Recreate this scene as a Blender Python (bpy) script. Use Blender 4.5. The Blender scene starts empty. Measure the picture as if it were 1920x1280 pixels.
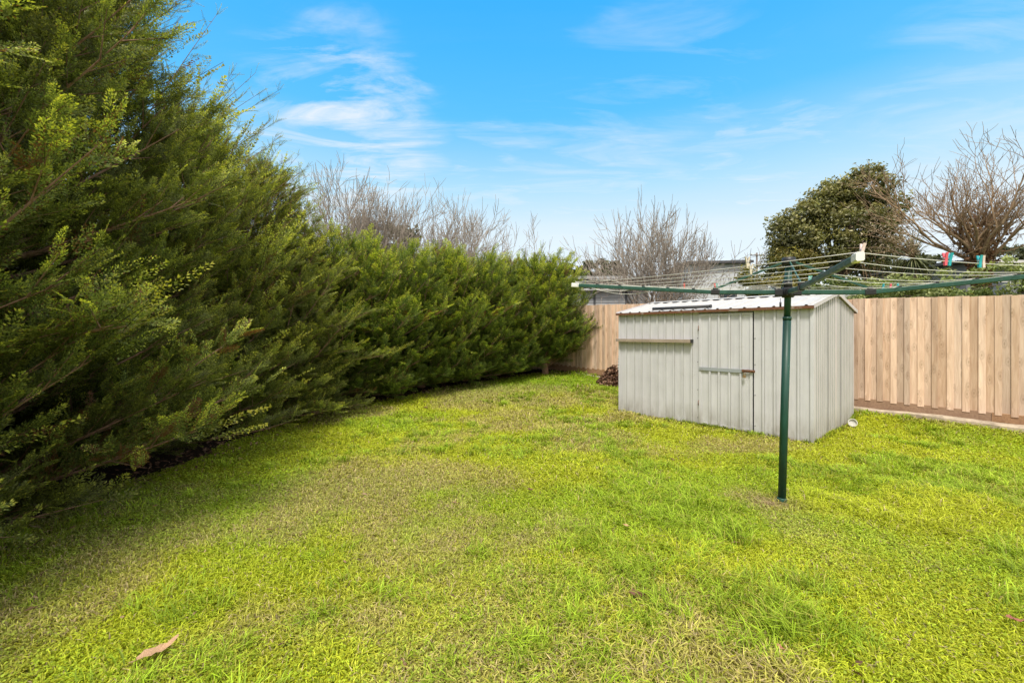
import bpy, math, random
import numpy as np
from mathutils import Vector, Matrix

random.seed(7)
RNG = np.random.default_rng(11)
sc = bpy.context.scene
COL = sc.collection
R = math.radians
PI = math.pi
CAM_H = 1.42
F = 820.0

def sstep(a, b, x):
    t = np.clip((x - a) / (b - a), 0, 1)
    return t * t * (3 - 2 * t)

def ground_z(x, y):
    x = np.asarray(x, float); y = np.asarray(y, float)
    d = (x - 7.08) * -.746 + (y - 6.05) * -.666; s = (x - 7.08) * -.666 + (y - 6.05) * .746
    return 0.37 * sstep(7.6, 12.5, y) + .13 * sstep(1.0, .22, d) * sstep(-1.5, -.2, d) * sstep(4.2, 2.6, s)

def gz(x, y):
    return float(ground_z(x, y))

# ------------------------------------------------------------------ value noise
_H = RNG.random((256, 256))
def vnoise(x, y):
    xi = np.floor(x).astype(int); yi = np.floor(y).astype(int)
    fx = x - xi; fy = y - yi
    fx = fx * fx * (3 - 2 * fx); fy = fy * fy * (3 - 2 * fy)
    a = _H[xi % 256, yi % 256]; b = _H[(xi + 1) % 256, yi % 256]
    c = _H[xi % 256, (yi + 1) % 256]; d = _H[(xi + 1) % 256, (yi + 1) % 256]
    return (a * (1 - fx) + b * fx) * (1 - fy) + (c * (1 - fx) + d * fx) * fy
def fbm(x, y, o=4):
    s = 0; a = .5; n = 0
    for k in range(o):
        s = s + a * vnoise(x * 2 ** k + 17.3 * k, y * 2 ** k + 5.1 * k); n += a; a *= .5
    return s / n

# ------------------------------------------------------------------ mesh helpers
def np_mesh(name, V, T, fattr=None, fcol=None, quads=None, smooth=False):
    """V (N,3); T (M,3) triangles and/or quads (K,4)"""
    me = bpy.data.meshes.new(name)
    V = np.asarray(V, np.float32)
    parts = []
    nt = 0 if T is None else len(T); nq = 0 if quads is None else len(quads)
    li = []
    if nt: li.append(np.asarray(T, np.int32).ravel())
    if nq: li.append(np.asarray(quads, np.int32).ravel())
    li = np.concatenate(li)
    starts = np.concatenate([np.arange(nt) * 3, nt * 3 + np.arange(nq) * 4]).astype(np.int32)
    me.vertices.add(len(V)); me.vertices.foreach_set('co', V.ravel())
    me.loops.add(len(li)); me.loops.foreach_set('vertex_index', li)
    me.polygons.add(nt + nq); me.polygons.foreach_set('loop_start', starts)
    if smooth:
        me.polygons.foreach_set('use_smooth', np.ones(nt + nq, bool))
    for k, a in (fattr or {}).items():
        at = me.attributes.new(k, 'FLOAT', 'FACE'); at.data.foreach_set('value', np.asarray(a, np.float32))
    if fcol is not None:
        at = me.attributes.new('tint', 'FLOAT_COLOR', 'FACE')
        c = np.ones((nt + nq, 4), np.float32); c[:, :3] = fcol
        at.data.foreach_set('color', c.ravel())
    me.update(calc_edges=True)
    return me

class MB:
    """collects hard-surface shapes into one mesh"""
    def __init__(s):
        s.v = []; s.f = []; s.m = []; s.r = []; s.sm = []
    def _add(s, vs, fs, mat=0, rnd=None, smooth=False):
        o = len(s.v); s.v += [tuple(v) for v in vs]
        rnd = random.random() if rnd is None else rnd
        for f in fs:
            s.f.append(tuple(i + o for i in f)); s.m.append(mat); s.r.append(rnd); s.sm.append(smooth)
    def box(s, a, b, mat=0, rnd=None, M=None):
        x0, y0, z0 = a; x1, y1, z1 = b
        vs = [Vector(p) for p in ((x0,y0,z0),(x1,y0,z0),(x1,y1,z0),(x0,y1,z0),(x0,y0,z1),(x1,y0,z1),(x1,y1,z1),(x0,y1,z1))]
        if M: vs = [M @ v for v in vs]
        s._add(vs, [(0,3,2,1),(4,5,6,7),(0,1,5,4),(1,2,6,5),(2,3,7,6),(3,0,4,7)], mat, rnd)
    def cbox(s, a, b, c=.004, mat=0, rnd=None, M=None):
        """box with chamfered long edges (4 vertical-ish edges along z)"""
        x0, y0, z0 = a; x1, y1, z1 = b
        ring = [(x0+c,y0),(x1-c,y0),(x1,y0+c),(x1,y1-c),(x1-c,y1),(x0+c,y1),(x0,y1-c),(x0,y0+c)]
        vs = [Vector((x,y,z0)) for x,y in ring] + [Vector((x,y,z1)) for x,y in ring]
        if M: vs = [M @ v for v in vs]
        n = 8
        s._add(vs, [tuple(range(n-1,-1,-1)), tuple(range(n,2*n))] + [(i,(i+1)%n,n+(i+1)%n,n+i) for i in range(n)], mat, rnd)
    def bar(s, p, q, w, h, mat=0, up=(0,0,1), rnd=None):
        p = Vector(p); q = Vector(q); d = (q - p).normalized()
        sd = d.cross(Vector(up)).normalized(); u = sd.cross(d)
        c = .18 * min(w, h)
        ring = [(-w/2+c,-h/2),(w/2-c,-h/2),(w/2,-h/2+c),(w/2,h/2-c),(w/2-c,h/2),(-w/2+c,h/2),(-w/2,h/2-c),(-w/2,-h/2+c)]
        vs = [p + sd*a + u*b for a,b in ring] + [q + sd*a + u*b for a,b in ring]
        n = 8
        s._add(vs, [tuple(range(n-1,-1,-1)), tuple(range(n,2*n))] + [(i,(i+1)%n,n+(i+1)%n,n+i) for i in range(n)], mat, rnd)
    def tube(s, pts, rads, n=10, mat=0, cap=True, rnd=None, smooth=True):
        pts = [Vector(p) for p in pts]
        if not hasattr(rads, '__len__'): rads = [rads] * len(pts)
        vs = []; prev = None
        for i, p in enumerate(pts):
            d = (pts[min(i+1,len(pts)-1)] - pts[max(i-1,0)]).normalized()
            a = d.cross(Vector((0,0,1)))
            if a.length < .05: a = d.cross(Vector((1,0,0)))
            if prev is not None:
                a2 = prev - d * prev.dot(d)
                if a2.length > .05: a = a2
            a.normalize(); prev = a; b = d.cross(a)
            for k in range(n):
                t = 2*PI*k/n; vs.append(p + (a*math.cos(t) + b*math.sin(t)) * rads[i])
        rnd = random.random() if rnd is None else rnd
        s._add(vs, [(i*n+k, i*n+(k+1)%n, (i+1)*n+(k+1)%n, (i+1)*n+k) for i in range(len(pts)-1) for k in range(n)], mat, rnd, smooth)
        if cap:
            o = len(s.v) - len(vs)
            s.f.append(tuple(o + k for k in range(n-1,-1,-1))); s.m.append(mat); s.r.append(rnd); s.sm.append(False)
            o2 = o + (len(pts)-1)*n
            s.f.append(tuple(o2 + k for k in range(n))); s.m.append(mat); s.r.append(rnd); s.sm.append(False)
    def poly(s, vs, mat=0, rnd=None):
        s._add(vs, [tuple(range(len(vs)))], mat, rnd)
    def mesh(s, name):
        me = bpy.data.meshes.new(name)
        me.from_pydata(s.v, [], s.f)
        me.polygons.foreach_set('material_index', s.m)
        me.polygons.foreach_set('use_smooth', s.sm)
        at = me.attributes.new('rnd', 'FLOAT', 'FACE'); at.data.foreach_set('value', s.r)
        me.update(); return me

def obj(name, me, mats, parent=None, **props):
    if isinstance(me, MB): me = me.mesh(name)
    for m in (mats if isinstance(mats, (list, tuple)) else [mats]): me.materials.append(m)
    o = bpy.data.objects.new(name, me); COL.objects.link(o)
    if parent: o.parent = parent
    for k, v in props.items(): o[k] = v
    return o
def thing(name, label, cat, loc=(0,0,0), rz=0, group=None):
    o = bpy.data.objects.new(name, None); COL.objects.link(o)
    o.empty_display_size = .2
    o.location = loc; o.rotation_euler = (0,0,rz); o['label'] = label; o['category'] = cat
    if group: o['group'] = group
    return o
def tag(o, label, cat, group=None):
    o['label'] = label; o['category'] = cat
    if group: o['group'] = group
    return o

# ------------------------------------------------------------------ materials
class NT:
    def __init__(s, name):
        s.m = bpy.data.materials.new(name); s.m.use_nodes = True
        s.t = s.m.node_tree; s.t.nodes.clear()
        s.out = s.n('ShaderNodeOutputMaterial')
    def n(s, typ, **kw):
        nd = s.t.nodes.new(typ)
        for k, v in kw.items(): setattr(nd, k, v)
        return nd
    def l(s, a, b): s.t.links.new(a, b)
    def val(s, sock, v):
        if hasattr(v, 'links') or isinstance(v, bpy.types.NodeSocket): s.l(v, sock)
        else: sock.default_value = v
    def attr(s, name): return s.n('ShaderNodeAttribute', attribute_name=name)
    def coord(s, kind='Object'): return s.n('ShaderNodeTexCoord').outputs[kind]
    def mapping(s, vec, scale=(1,1,1), loc=(0,0,0)):
        mp = s.n('ShaderNodeMapping'); s.l(vec, mp.inputs[0]); mp.inputs['Scale'].default_value = scale; mp.inputs['Location'].default_value = loc
        return mp.outputs[0]
    def noise(s, vec, scale, detail=4, rough=.55, dist=0):
        nd = s.n('ShaderNodeTexNoise'); s.l(vec, nd.inputs['Vector'])
        nd.inputs['Scale'].default_value = scale; nd.inputs['Detail'].default_value = detail
        nd.inputs['Roughness'].default_value = rough; nd.inputs['Distortion'].default_value = dist
        return nd.outputs['Fac']
    def ramp(s, fac, stops):
        nd = s.n('ShaderNodeValToRGB'); s.l(fac, nd.inputs[0]); e = nd.color_ramp.elements
        while len(e) < len(stops): e.new(.5)
        for i, (p, c) in enumerate(stops):
            e[i].position = p; e[i].color = (c[0], c[1], c[2], 1) if hasattr(c, '__len__') else (c, c, c, 1)
        return nd.outputs[0]
    def mix(s, fac, a, b, mode='MIX'):
        nd = s.n('ShaderNodeMix', data_type='RGBA', blend_type=mode)
        s.val(nd.inputs[0], fac)
        for i, v in ((6, a), (7, b)):
            if isinstance(v, bpy.types.NodeSocket): s.l(v, nd.inputs[i])
            else: nd.inputs[i].default_value = (v[0], v[1], v[2], 1)
        return nd.outputs[2]
    def math(s, op, a, b=0.0, clamp=False):
        nd = s.n('ShaderNodeMath', operation=op, use_clamp=clamp)
        s.val(nd.inputs[0], a); s.val(nd.inputs[1], b); return nd.outputs[0]
    def bump(s, h, strength=.3, dist=.01):
        nd = s.n('ShaderNodeBump'); s.l(h, nd.inputs['Height']); nd.inputs['Strength'].default_value = strength
        nd.inputs['Distance'].default_value = dist; return nd.outputs[0]
    def bsdf(s, color, rough=.6, metal=0, spec=.4, normal=None):
        b = s.n('ShaderNodeBsdfPrincipled')
        if isinstance(color, bpy.types.NodeSocket): s.l(color, b.inputs['Base Color'])
        else: b.inputs['Base Color'].default_value = (*color, 1)
        s.val(b.inputs['Roughness'], rough); b.inputs['Metallic'].default_value = metal
        b.inputs['Specular IOR Level'].default_value = spec
        if normal is not None: s.l(normal, b.inputs['Normal'])
        return b.outputs[0]
    def done(s, sh): s.l(sh, s.out.inputs[0]); return s.m

def paint(name, c, rough=.5, spec=.4, var=.15, scale=9, bump=.1):
    t = NT(name); v = t.coord()
    n = t.noise(v, scale, 5, .6)
    col = t.mix(t.ramp(n, [(.3, 0.), (.75, 1.)]), tuple(x*(1-var) for x in c), tuple(min(1, x*(1+var)) for x in c))
    n2 = t.noise(v, scale*6, 3)
    return t.done(t.bsdf(col, t.ramp(n2, [(.3, rough*.85), (.7, min(1, rough*1.15))]), 0, spec, t.bump(n2, bump, .003)))

def leafy(name, dark, mid, tip, trans=.35, rough=.55, spec=.25, dead=None):
    """foliage; face attributes 'tip' 0..1 and 'rnd' 0..1"""
    t = NT(name)
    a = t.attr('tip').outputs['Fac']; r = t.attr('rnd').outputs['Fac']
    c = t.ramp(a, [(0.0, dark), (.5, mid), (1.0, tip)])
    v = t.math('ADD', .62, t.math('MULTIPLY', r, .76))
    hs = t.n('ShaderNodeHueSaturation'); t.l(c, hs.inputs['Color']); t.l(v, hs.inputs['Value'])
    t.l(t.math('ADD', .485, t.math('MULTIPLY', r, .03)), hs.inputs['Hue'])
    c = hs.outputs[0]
    if dead:
        c = t.mix(t.math('GREATER_THAN', r, .955), c, dead)
    b = t.bsdf(c, rough, 0, spec)
    tr = t.n('ShaderNodeBsdfTranslucent'); t.l(t.mix(1, c, (1.25, 1.3, .55), 'MULTIPLY'), tr.inputs[0])
    mx = t.n('ShaderNodeMixShader'); mx.inputs[0].default_value = trans
    t.l(b, mx.inputs[1]); t.l(tr.outputs[0], mx.inputs[2])
    return t.done(mx.outputs[0])

def bark(name, a, b, scale=6):
    t = NT(name); v = t.mapping(t.coord(), (scale, scale, scale*.35))
    n = t.noise(v, 3, 6, .65)
    c = t.mix(t.ramp(n, [(.3, 0.), (.7, 1.)]), a, b)
    return t.done(t.bsdf(c, .9, 0, .15, t.bump(n, .6, .02)))

def wood_mat(name, ca, cb, knots=True, zstretch=.06, dark=(.2,.12,.06)):
    t = NT(name); r = t.attr('rnd').outputs['Fac']; v0 = t.coord()
    off = t.n('ShaderNodeCombineXYZ'); t.l(t.math('MULTIPLY', r, 37.), off.inputs[0]); t.l(t.math('MULTIPLY', r, 11.), off.inputs[2])
    ad = t.n('ShaderNodeVectorMath', operation='ADD'); t.l(v0, ad.inputs[0]); t.l(off.outputs[0], ad.inputs[1]); v = ad.outputs[0]
    kx = t.n('ShaderNodeSeparateXYZ'); t.l(t.mapping(v, (6.5, 1, 2.6)), kx.inputs[0]); kc = t.n('ShaderNodeCombineXYZ'); t.l(kx.outputs[0], kc.inputs[0]); t.l(kx.outputs[2], kc.inputs[1])
    kn = t.n('ShaderNodeTexVoronoi', voronoi_dimensions='2D'); t.l(kc.outputs[0], kn.inputs['Vector']); kn.inputs['Scale'].default_value = 1.0
    kd = kn.outputs['Distance']
    # grain lines bend around the knots
    wv = t.n('ShaderNodeCombineXYZ'); t.l(t.math('MULTIPLY', t.ramp(kd, [(0, 1.), (.35, 0.)]), .9), wv.inputs[0])
    ad2 = t.n('ShaderNodeVectorMath', operation='ADD'); t.l(t.mapping(v, (26, 26, 26*zstretch)), ad2.inputs[0]); t.l(wv.outputs[0], ad2.inputs[1])
    g = t.noise(ad2.outputs[0], 1.6, 6, .62, .6)
    big = t.noise(t.mapping(v, (3, 3, .7)), 1.3, 3)
    c = t.mix(t.ramp(g, [(.32, 0.), (.68, 1.)]), ca, cb)
    c = t.mix(t.ramp(big, [(.4, 0.), (.8, .55)]), c, tuple(x*.72 for x in ca))
    if knots:
        c = t.mix(t.ramp(kd, [(.02, .5), (.10, 0.)]), c, dark)
        c = t.mix(t.ramp(kd, [(.08, 0.), (.13, .40), (.22, 0.)]), c, tuple(x*.6 for x in ca))
    hs = t.n('ShaderNodeHueSaturation'); t.l(c, hs.inputs['Color'])
    t.l(t.math('ADD', .74, t.math('MULTIPLY', r, .46)), hs.inputs['Value']); t.l(t.math('ADD', .9, t.math('MULTIPLY', t.math('FRACT', t.math('MULTIPLY', r, 7.3)), .2)), hs.inputs['Saturation'])
    # damp, darker foot of the boards
    return t.done(t.bsdf(hs.outputs[0], .78, 0, .2, t.bump(g, .35, .004)))

def shed_metal(name, base, dirt=(.20,.17,.12), top=1.8):
    t = NT(name); v = t.coord()
    sx = t.n('ShaderNodeSeparateXYZ'); t.l(v, sx.inputs[0]); z = sx.outputs[2]
    st = t.noise(t.mapping(v, (30, 30, 1.2)), 1, 4, .6)
    bl = t.noise(t.mapping(v, (2.2, 2.2, 1.4)), 1.7, 5, .6)
    c = t.mix(t.ramp(bl, [(.35, 0.), (.7, 1.)]), tuple(x*.88 for x in base), base)
    c = t.mix(t.math('MULTIPLY', t.ramp(st, [(.45, 0.), (.75, 1.)]), .5), c, tuple(x*.72 for x in base))
    spots = t.noise(v, 7, 7, .72)
    c = t.mix(t.math('MULTIPLY', t.ramp(spots, [(.60, 0.), (.72, 1.)]), .35), c, (.30,.29,.25))
    low = t.math('MULTIPLY', t.ramp(z, [(0., 1.), (.34, 0.)]), t.ramp(t.noise(t.mapping(v, (9, 9, 3)), 1, 5, .7), [(.35, .1), (.7, 1.)]))
    c = t.mix(t.math('MULTIPLY', low, .9), c, dirt)
    rust = t.math('MULTIPLY', t.ramp(z, [(0., 1.), (.05, 0.)]), t.ramp(spots, [(.45, 0.), (.6, 1.)]))
    c = t.mix(rust, c, (.16,.07,.03))
    return t.done(t.bsdf(c, t.ramp(bl, [(.3, .42), (.7, .6)]), 0, .35, t.bump(bl, .08, .02)))

def rusty(name, paintc, rustc=(.11,.045,.025), lo=.4, hi=.55):
    t = NT(name); v = t.coord()
    n = t.noise(t.mapping(v, (5, 5, 5)), 1.3, 8, .7)
    n2 = t.noise(v, 60, 3)
    rc = t.mix(n2, rustc, (.20,.095,.05))
    c = t.mix(t.ramp(n, [(lo, 0.), (hi, 1.)]), paintc, rc)
    return t.done(t.bsdf(c, .75, 0, .25, t.bump(n2, .4, .003)))

M = {}
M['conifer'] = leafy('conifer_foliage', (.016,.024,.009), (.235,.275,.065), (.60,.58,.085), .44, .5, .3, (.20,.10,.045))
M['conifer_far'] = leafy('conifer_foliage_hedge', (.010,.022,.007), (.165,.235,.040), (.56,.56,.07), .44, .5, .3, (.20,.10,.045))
M['twig'] = bark('conifer_bark', (.16,.085,.055), (.34,.22,.15), 12)
M['bark_grey'] = bark('bare_bark_grey', (.19,.155,.125), (.42,.36,.30), 4)
M['bark_warm'] = bark('bare_bark_warm', (.20,.125,.07), (.42,.30,.19), 4)
M['bark_dark'] = bark('dark_bark', (.06,.045,.035), (.16,.12,.09), 4)
M['evergreen'] = leafy('evergreen_leaf', (.030,.035,.012), (.15,.15,.05), (.34,.30,.11), .28, .42, .4)
M['olive'] = leafy('olive_leaf', (.05,.055,.015), (.12,.12,.03), (.26,.21,.06), .3)
M['bush'] = leafy('bush_leaf', (.015,.03,.008), (.055,.085,.02), (.15,.17,.04), .3)
M['pale_hedge'] = leafy('pale_hedge_leaf', (.06,.08,.02), (.19,.23,.07), (.42,.44,.20), .3)
M['far_tree'] = leafy('far_tree_leaf', (.03,.038,.018), (.07,.078,.035), (.12,.12,.055), .15)
M['strap'] = leafy('strap_leaf', (.04,.05,.02), (.10,.115,.045), (.22,.22,.11), .2, .4, .5)
M['ivy_dead'] = leafy('dead_ivy_leaf', (.07,.035,.018), (.17,.085,.04), (.28,.15,.07), .2)
M['seed'] = leafy('dry_seed_panicle', (.16,.115,.075), (.30,.23,.16), (.45,.37,.28), .2)
M['paling'] = wood_mat('pine_paling', (.55,.365,.255), (.77,.57,.43))
M['plinth'] = wood_mat('pine_plinth', (.30,.175,.105), (.45,.28,.165), False, 1.0)
M['old_wood'] = wood_mat('weathered_timber', (.22,.17,.13), (.42,.35,.28), False, 20.)
M['shed'] = shed_metal('shed_sheet_grey_green', (.61,.60,.615))
M['shed_side'] = shed_metal('shed_sheet_side', (.615,.58,.59))
M['shed_roof'] = shed_metal('shed_roof_sheet', (.50,.485,.465))
M['shed_flank_shade'] = shed_metal('shed_rib_flank_shade', (.36,.36,.34))  # darker sheet for rib sides, rib shading painted into the colour
M['rust'] = rusty('rusty_eave', (.46,.42,.36), lo=.22, hi=.44)
M['rust_bolt'] = rusty('rusty_bolt', (.2,.15,.12), lo=.2, hi=.4)
M['galv'] = rusty('galvanised_bar', (.30,.32,.33), lo=.62, hi=.8)
M['brass'] = paint('aged_brass', (.26,.17,.08), .45, .6)
M['black'] = paint('black_plastic', (.018,.018,.02), .45, .4, .2, 20)
M['dark_pipe'] = paint('dark_grey_pipe', (.05,.05,.055), .5, .35, .2, 14)
def enamel(name, c, rough):
    t = NT(name); v = t.coord(); n = t.noise(t.mapping(v, (16, 16, 5)), 1, 5, .6); ch = t.noise(t.mapping(v, (1, 1, .45)), 85, 2, .4); st = t.noise(t.mapping(v, (60, 60, 1.5)), 1, 3)
    col = t.mix(t.ramp(n, [(.3, 0.), (.7, 1.)]), tuple(x*.75 for x in c), tuple(x*1.25 for x in c))
    col = t.mix(t.math('MULTIPLY', t.ramp(st, [(.55, 0.), (.8, 1.)]), .35), col, (.10,.13,.115))
    chip = t.ramp(ch, [(.765, 0.), (.785, 1.)])
    col = t.mix(chip, col, (.24,.22,.18))
    return t.done(t.bsdf(col, t.ramp(n, [(.3, rough*.8), (.7, rough*1.4)]), 0, .4, t.bump(n, .05, .004)))
M['green'] = enamel('green_enamel', (.010,.054,.038), .42)
M['green_arm'] = enamel('green_powdercoat_arm', (.016,.068,.048), .42)
M['wire'] = paint('cream_line', (.66,.645,.615), .6, .3, .1, 30)
M['white_plastic'] = paint('white_plastic', (.72,.71,.70), .45, .4, .08, 12)
M['pvc'] = paint('dirty_white_pvc', (.50,.48,.43), .45, .4, .15, 18)
M['peg_pink'] = paint('pink_peg', (.70,.11,.15), .45, .4, .1, 40)
M['peg_red'] = paint('red_peg', (.72,.13,.12), .5, .3, .12, 40)
M['peg_teal'] = paint('teal_peg', (.025,.36,.42), .45, .4, .1, 40)
M['peg_mint'] = paint('mint_peg', (.16,.44,.40), .45, .4, .1, 40)
M['peg_cream'] = paint('cream_peg', (.66,.58,.46), .55, .3, .1, 40)
M['peg_pale'] = paint('pale_pink_peg', (.74,.58,.55), .55, .3, .1, 40)
M['steel'] = paint('steel', (.35,.35,.36), .35, .6, .1, 20)
M['concrete'] = paint('edging_concrete', (.42,.34,.255), .9, .15, .35, 8, .8)
M['zinc'] = paint('zinc_sheet', (.36,.37,.36), .5, .4, .25, 6)
M['wb'] = paint('grey_weatherboard', (.38,.38,.385), .75, .2, .12, 4)
M['wb2'] = paint('grey_house_wall', (.16,.16,.17), .75, .2, .2, 2)
M['white_wall'] = paint('white_render', (.50,.51,.53), .8, .2, .08, 2)
M['roof_dark'] = paint('dark_roof', (.07,.07,.075), .6, .3, .2, 2)
M['roof_pale'] = paint('pale_iron_roof', (.50,.48,.45), .55, .3, .2, 3)
M['fascia'] = paint('pale_fascia', (.56,.54,.51), .6, .3, .1, 3)
M['glass'] = paint('window_glass', (.045,.055,.065), .12, .6, .2, 2)
M['leaf_brown'] = paint('dry_leaf_brown', (.50,.31,.18), .75, .2, .35, 40, .6)
M['leaf_dark'] = paint('dry_leaf_dark', (.17,.09,.055), .75, .2, .35, 40, .6)
M['leaf_red'] = paint('dry_leaf_red', (.33,.13,.09), .75, .2, .3, 40, .6)
M['pole'] = paint('weathered_pole', (.16,.13,.11), .85, .15, .2, 5)

def brick():
    t = NT('orange_brick'); v = t.coord()
    b = t.n('ShaderNodeTexBrick'); t.l(t.mapping(v, (1, 1, 1)), b.inputs['Vector']); b.inputs['Scale'].default_value = 4.5
    b.inputs['Color1'].default_value = (.40,.15,.07,1); b.inputs['Color2'].default_value = (.30,.10,.05,1); b.inputs['Mortar'].default_value = (.35,.30,.25,1)
    return t.done(t.bsdf(b.outputs[0], .9, 0, .15))
M['brick'] = brick()

def ground_mat():
    t = NT('lawn_ground'); v = t.coord()
    c = t.n('ShaderNodeAttribute', attribute_name='tint').outputs['Color']
    n = t.noise(v, 55, 5, .7); n2 = t.noise(v, 9, 4, .6)
    c = t.mix(1, c, t.ramp(n, [(.3, (.42,.42,.42)), (.7, (1.25,1.25,1.2))]), 'MULTIPLY')
    c = t.mix(.5, c, t.ramp(n2, [(.3, (.7,.7,.7)), (.7, (1.2,1.2,1.2))]), 'MULTIPLY')
    return t.done(t.bsdf(c, .95, 0, .05, t.bump(n, .8, .02)))
M['ground'] = ground_mat()
def grass_mat():
    t = NT('grass_blades')
    c = t.n('ShaderNodeAttribute', attribute_name='tint').outputs['Color']
    b = t.bsdf(c, .55, 0, .22)
    tr = t.n('ShaderNodeBsdfTranslucent'); t.l(t.mix(1, c, (1.15, 1.15, .7), 'MULTIPLY'), tr.inputs[0])
    mx = t.n('ShaderNodeMixShader'); mx.inputs[0].default_value = .38
    t.l(b, mx.inputs[1]); t.l(tr.outputs[0], mx.inputs[2])
    return t.done(mx.outputs[0])
M['grass'] = grass_mat()
def litter_mat():
    t = NT('leaf_litter'); r = t.attr('rnd').outputs['Fac']
    return t.done(t.bsdf(t.ramp(r, [(0., (.06,.03,.02)), (.5, (.17,.09,.055)), (1., (.36,.23,.15))]), .8, 0, .2))
M['litter'] = litter_mat()

# ------------------------------------------------------------------ layout constants
FA = np.array([7.08, 6.05]); FD = np.array([-.666, .746])        # back fence line
FN = np.array([-.746, -.666])                                     # towards the lawn
QC = FA + FD * 9.9                                                # far corner
SD = np.array([-.746, -.666])                                     # side boundary direction (from far corner)
def fence_z(s): return .15 + .25 * np.clip(s / 8.38, -.4, 1.25)
L0 = np.array([1.94, 7.87]); SHX = np.array([.658, -.753]); SHY = np.array([.753, .658])
SW, SDP, SHH, SAP = 2.95, 2.25, 1.775, 2.00
SHED_RZ = math.atan2(-.753, .658)

TREES = [  # x, y, height, radius-scale, kind
    (-4.5, .5, 6.3, 1.0), (-4.42, 1.9, 6.6, 1.0), (-4.45, 3.3, 6.3, 1.05), (-4.75, 4.8, 5.7, 1.0), (-4.7, 6.3, 5.0, .95), (-4.25, 7.6, 4.5, .88)]
HEDGE = [(-3.75, 8.75, 3.3), (-2.95, 9.3, 3.0), (-2.05, 10.05, 2.9), (-1.2, 10.75, 2.85), (-.35, 11.45, 2.75)]
LAST = (.90, 11.75, 3.0)

def hedge_line(y):
    """x of the foliage front on the ground as a function of y"""
    return np.interp(y, [0, 2.7, 4.6, 6.2, 7.2, 7.9, 8.9, 10.2, 11.6, 12.6], [-3.45, -3.35, -3.4, -3.45, -3.45, -3.35, -2.5, -1.1, .55, 1.6])

def lawn_ok(x, y):
    hl = hedge_line(y) - .18 + .5 * (fbm(x * 1.3, y * 1.3, 3) - .5)
    ok = x > hl
    d = (x - FA[0]) * FN[0] + (y - FA[1]) * FN[1]                  # distance to the fence
    s = (x - FA[0]) * FD[0] + (y - FA[1]) * FD[1]
    ok &= d > np.where(s < 3.2, kerb_d(s) + .06, .10)
    lx = (x - L0[0]) * SHX[0] + (y - L0[1]) * SHX[1]; ly = (x - L0[0]) * SHY[0] + (y - L0[1]) * SHY[1]
    ok &= ~((lx > .01) & (lx < SW - .01) & (ly > .012) & (ly < SDP))
    return ok
def kerb_d(s):
    return np.interp(s, [-4, -1.2, -.4, .4, 1.2, 2.2, 3.2], [.75, .58, .42, .27, .18, .16, .16])

def lawn_color(x, y):
    """patchy lawn base colour"""
    n1 = fbm(x * .55 + 3, y * .55 + 9, 4); n2 = fbm(x * 1.7 + 31, y * 1.7 + 2, 3); n3 = fbm(x * .9 + 70, y * .9 + 40, 4)
    A = np.array([.475, .515, .032]); B = np.array([.33, .455, .028]); C = np.array([.50, .41, .17]); D = np.array([.045, .032, .022])
    c = A[None] * np.ones((len(x), 1))
    g = sstep(.48, .68, n1)[:, None] * .8
    c = c * (1 - g) + B * g
    # straw: toward the left front and mid lawn
    bias = -.10 * np.exp(-((x - 3.0) ** 2 + (y - 3.6) ** 2) / 1.2) + .11 * sstep(1.0, -2.2, x) * sstep(6.5, 2.5, y) + .10 * np.exp(-((x - .7) ** 2 / 2.2 + (y - 7.0) ** 2 / 2.0)) - .16 * sstep(-.2, 1.6, x) * sstep(6.6, 4.6, y)
    s = sstep(.46, .66, n3 + bias)[:, None]
    c = c * (1 - .6 * s) + C * .6 * s
    gg = sstep(9.2, 10.5, y)[:, None] * .55; c = c * (1 - gg) + np.array([.22, .37, .02]) * gg
    near = sstep(.95, .1, x - hedge_line(y))[:, None] * .4  # hedge shade mixed into the lawn colour along the foliage front
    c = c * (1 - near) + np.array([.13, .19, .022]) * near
    pf = np.exp(-((x - 2.16) ** 2 / .028 + (y - 3.66) ** 2 / .020))[:, None]; c = c * (1 - pf) + np.array([.40, .29, .16]) * pf
    return c * (.85 + .3 * n2[:, None]), s[:, 0]

# ------------------------------------------------------------------ ground
def build_ground():
    xs = np.concatenate([[-400, -150, -60, -25, -12, -8, -6], np.arange(-5, 9.01, .1), [10, 12, 16, 25, 60, 150, 400]])
    ys = np.concatenate([[-400, -120, -30, -8, -3, -1], np.arange(0, 14.51, .1), [16, 20, 28, 60, 150, 500]])
    X, Y = np.meshgrid(xs, ys, indexing='ij')
    Z = ground_z(X, Y) + .012 * (fbm(X * .8, Y * .8, 3) - .5) * ((np.abs(X) < 9) & (Y > 0) & (Y < 14.5))
    V = np.stack([X.ravel(), Y.ravel(), Z.ravel()], 1)
    nx, ny = len(xs), len(ys)
    i, j = np.meshgrid(np.arange(nx - 1), np.arange(ny - 1), indexing='ij')
    a = (i * ny + j).ravel(); Q = np.stack([a, a + ny, a + ny + 1, a + 1], 1)
    cx = V[Q].mean(1)
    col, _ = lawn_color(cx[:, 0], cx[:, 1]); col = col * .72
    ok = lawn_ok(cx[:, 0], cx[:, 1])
    soil = np.array([.040, .028, .020])
    col[~ok] = soil
    far = (np.abs(cx[:, 0]) > 12) | (cx[:, 1] > 16)
    col[far] = (.09, .11, .03)
    me = np_mesh('ground', V, None, fcol=col, quads=Q, smooth=True)
    obj('ground', me, M['ground'], kind='structure')
build_ground()

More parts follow.
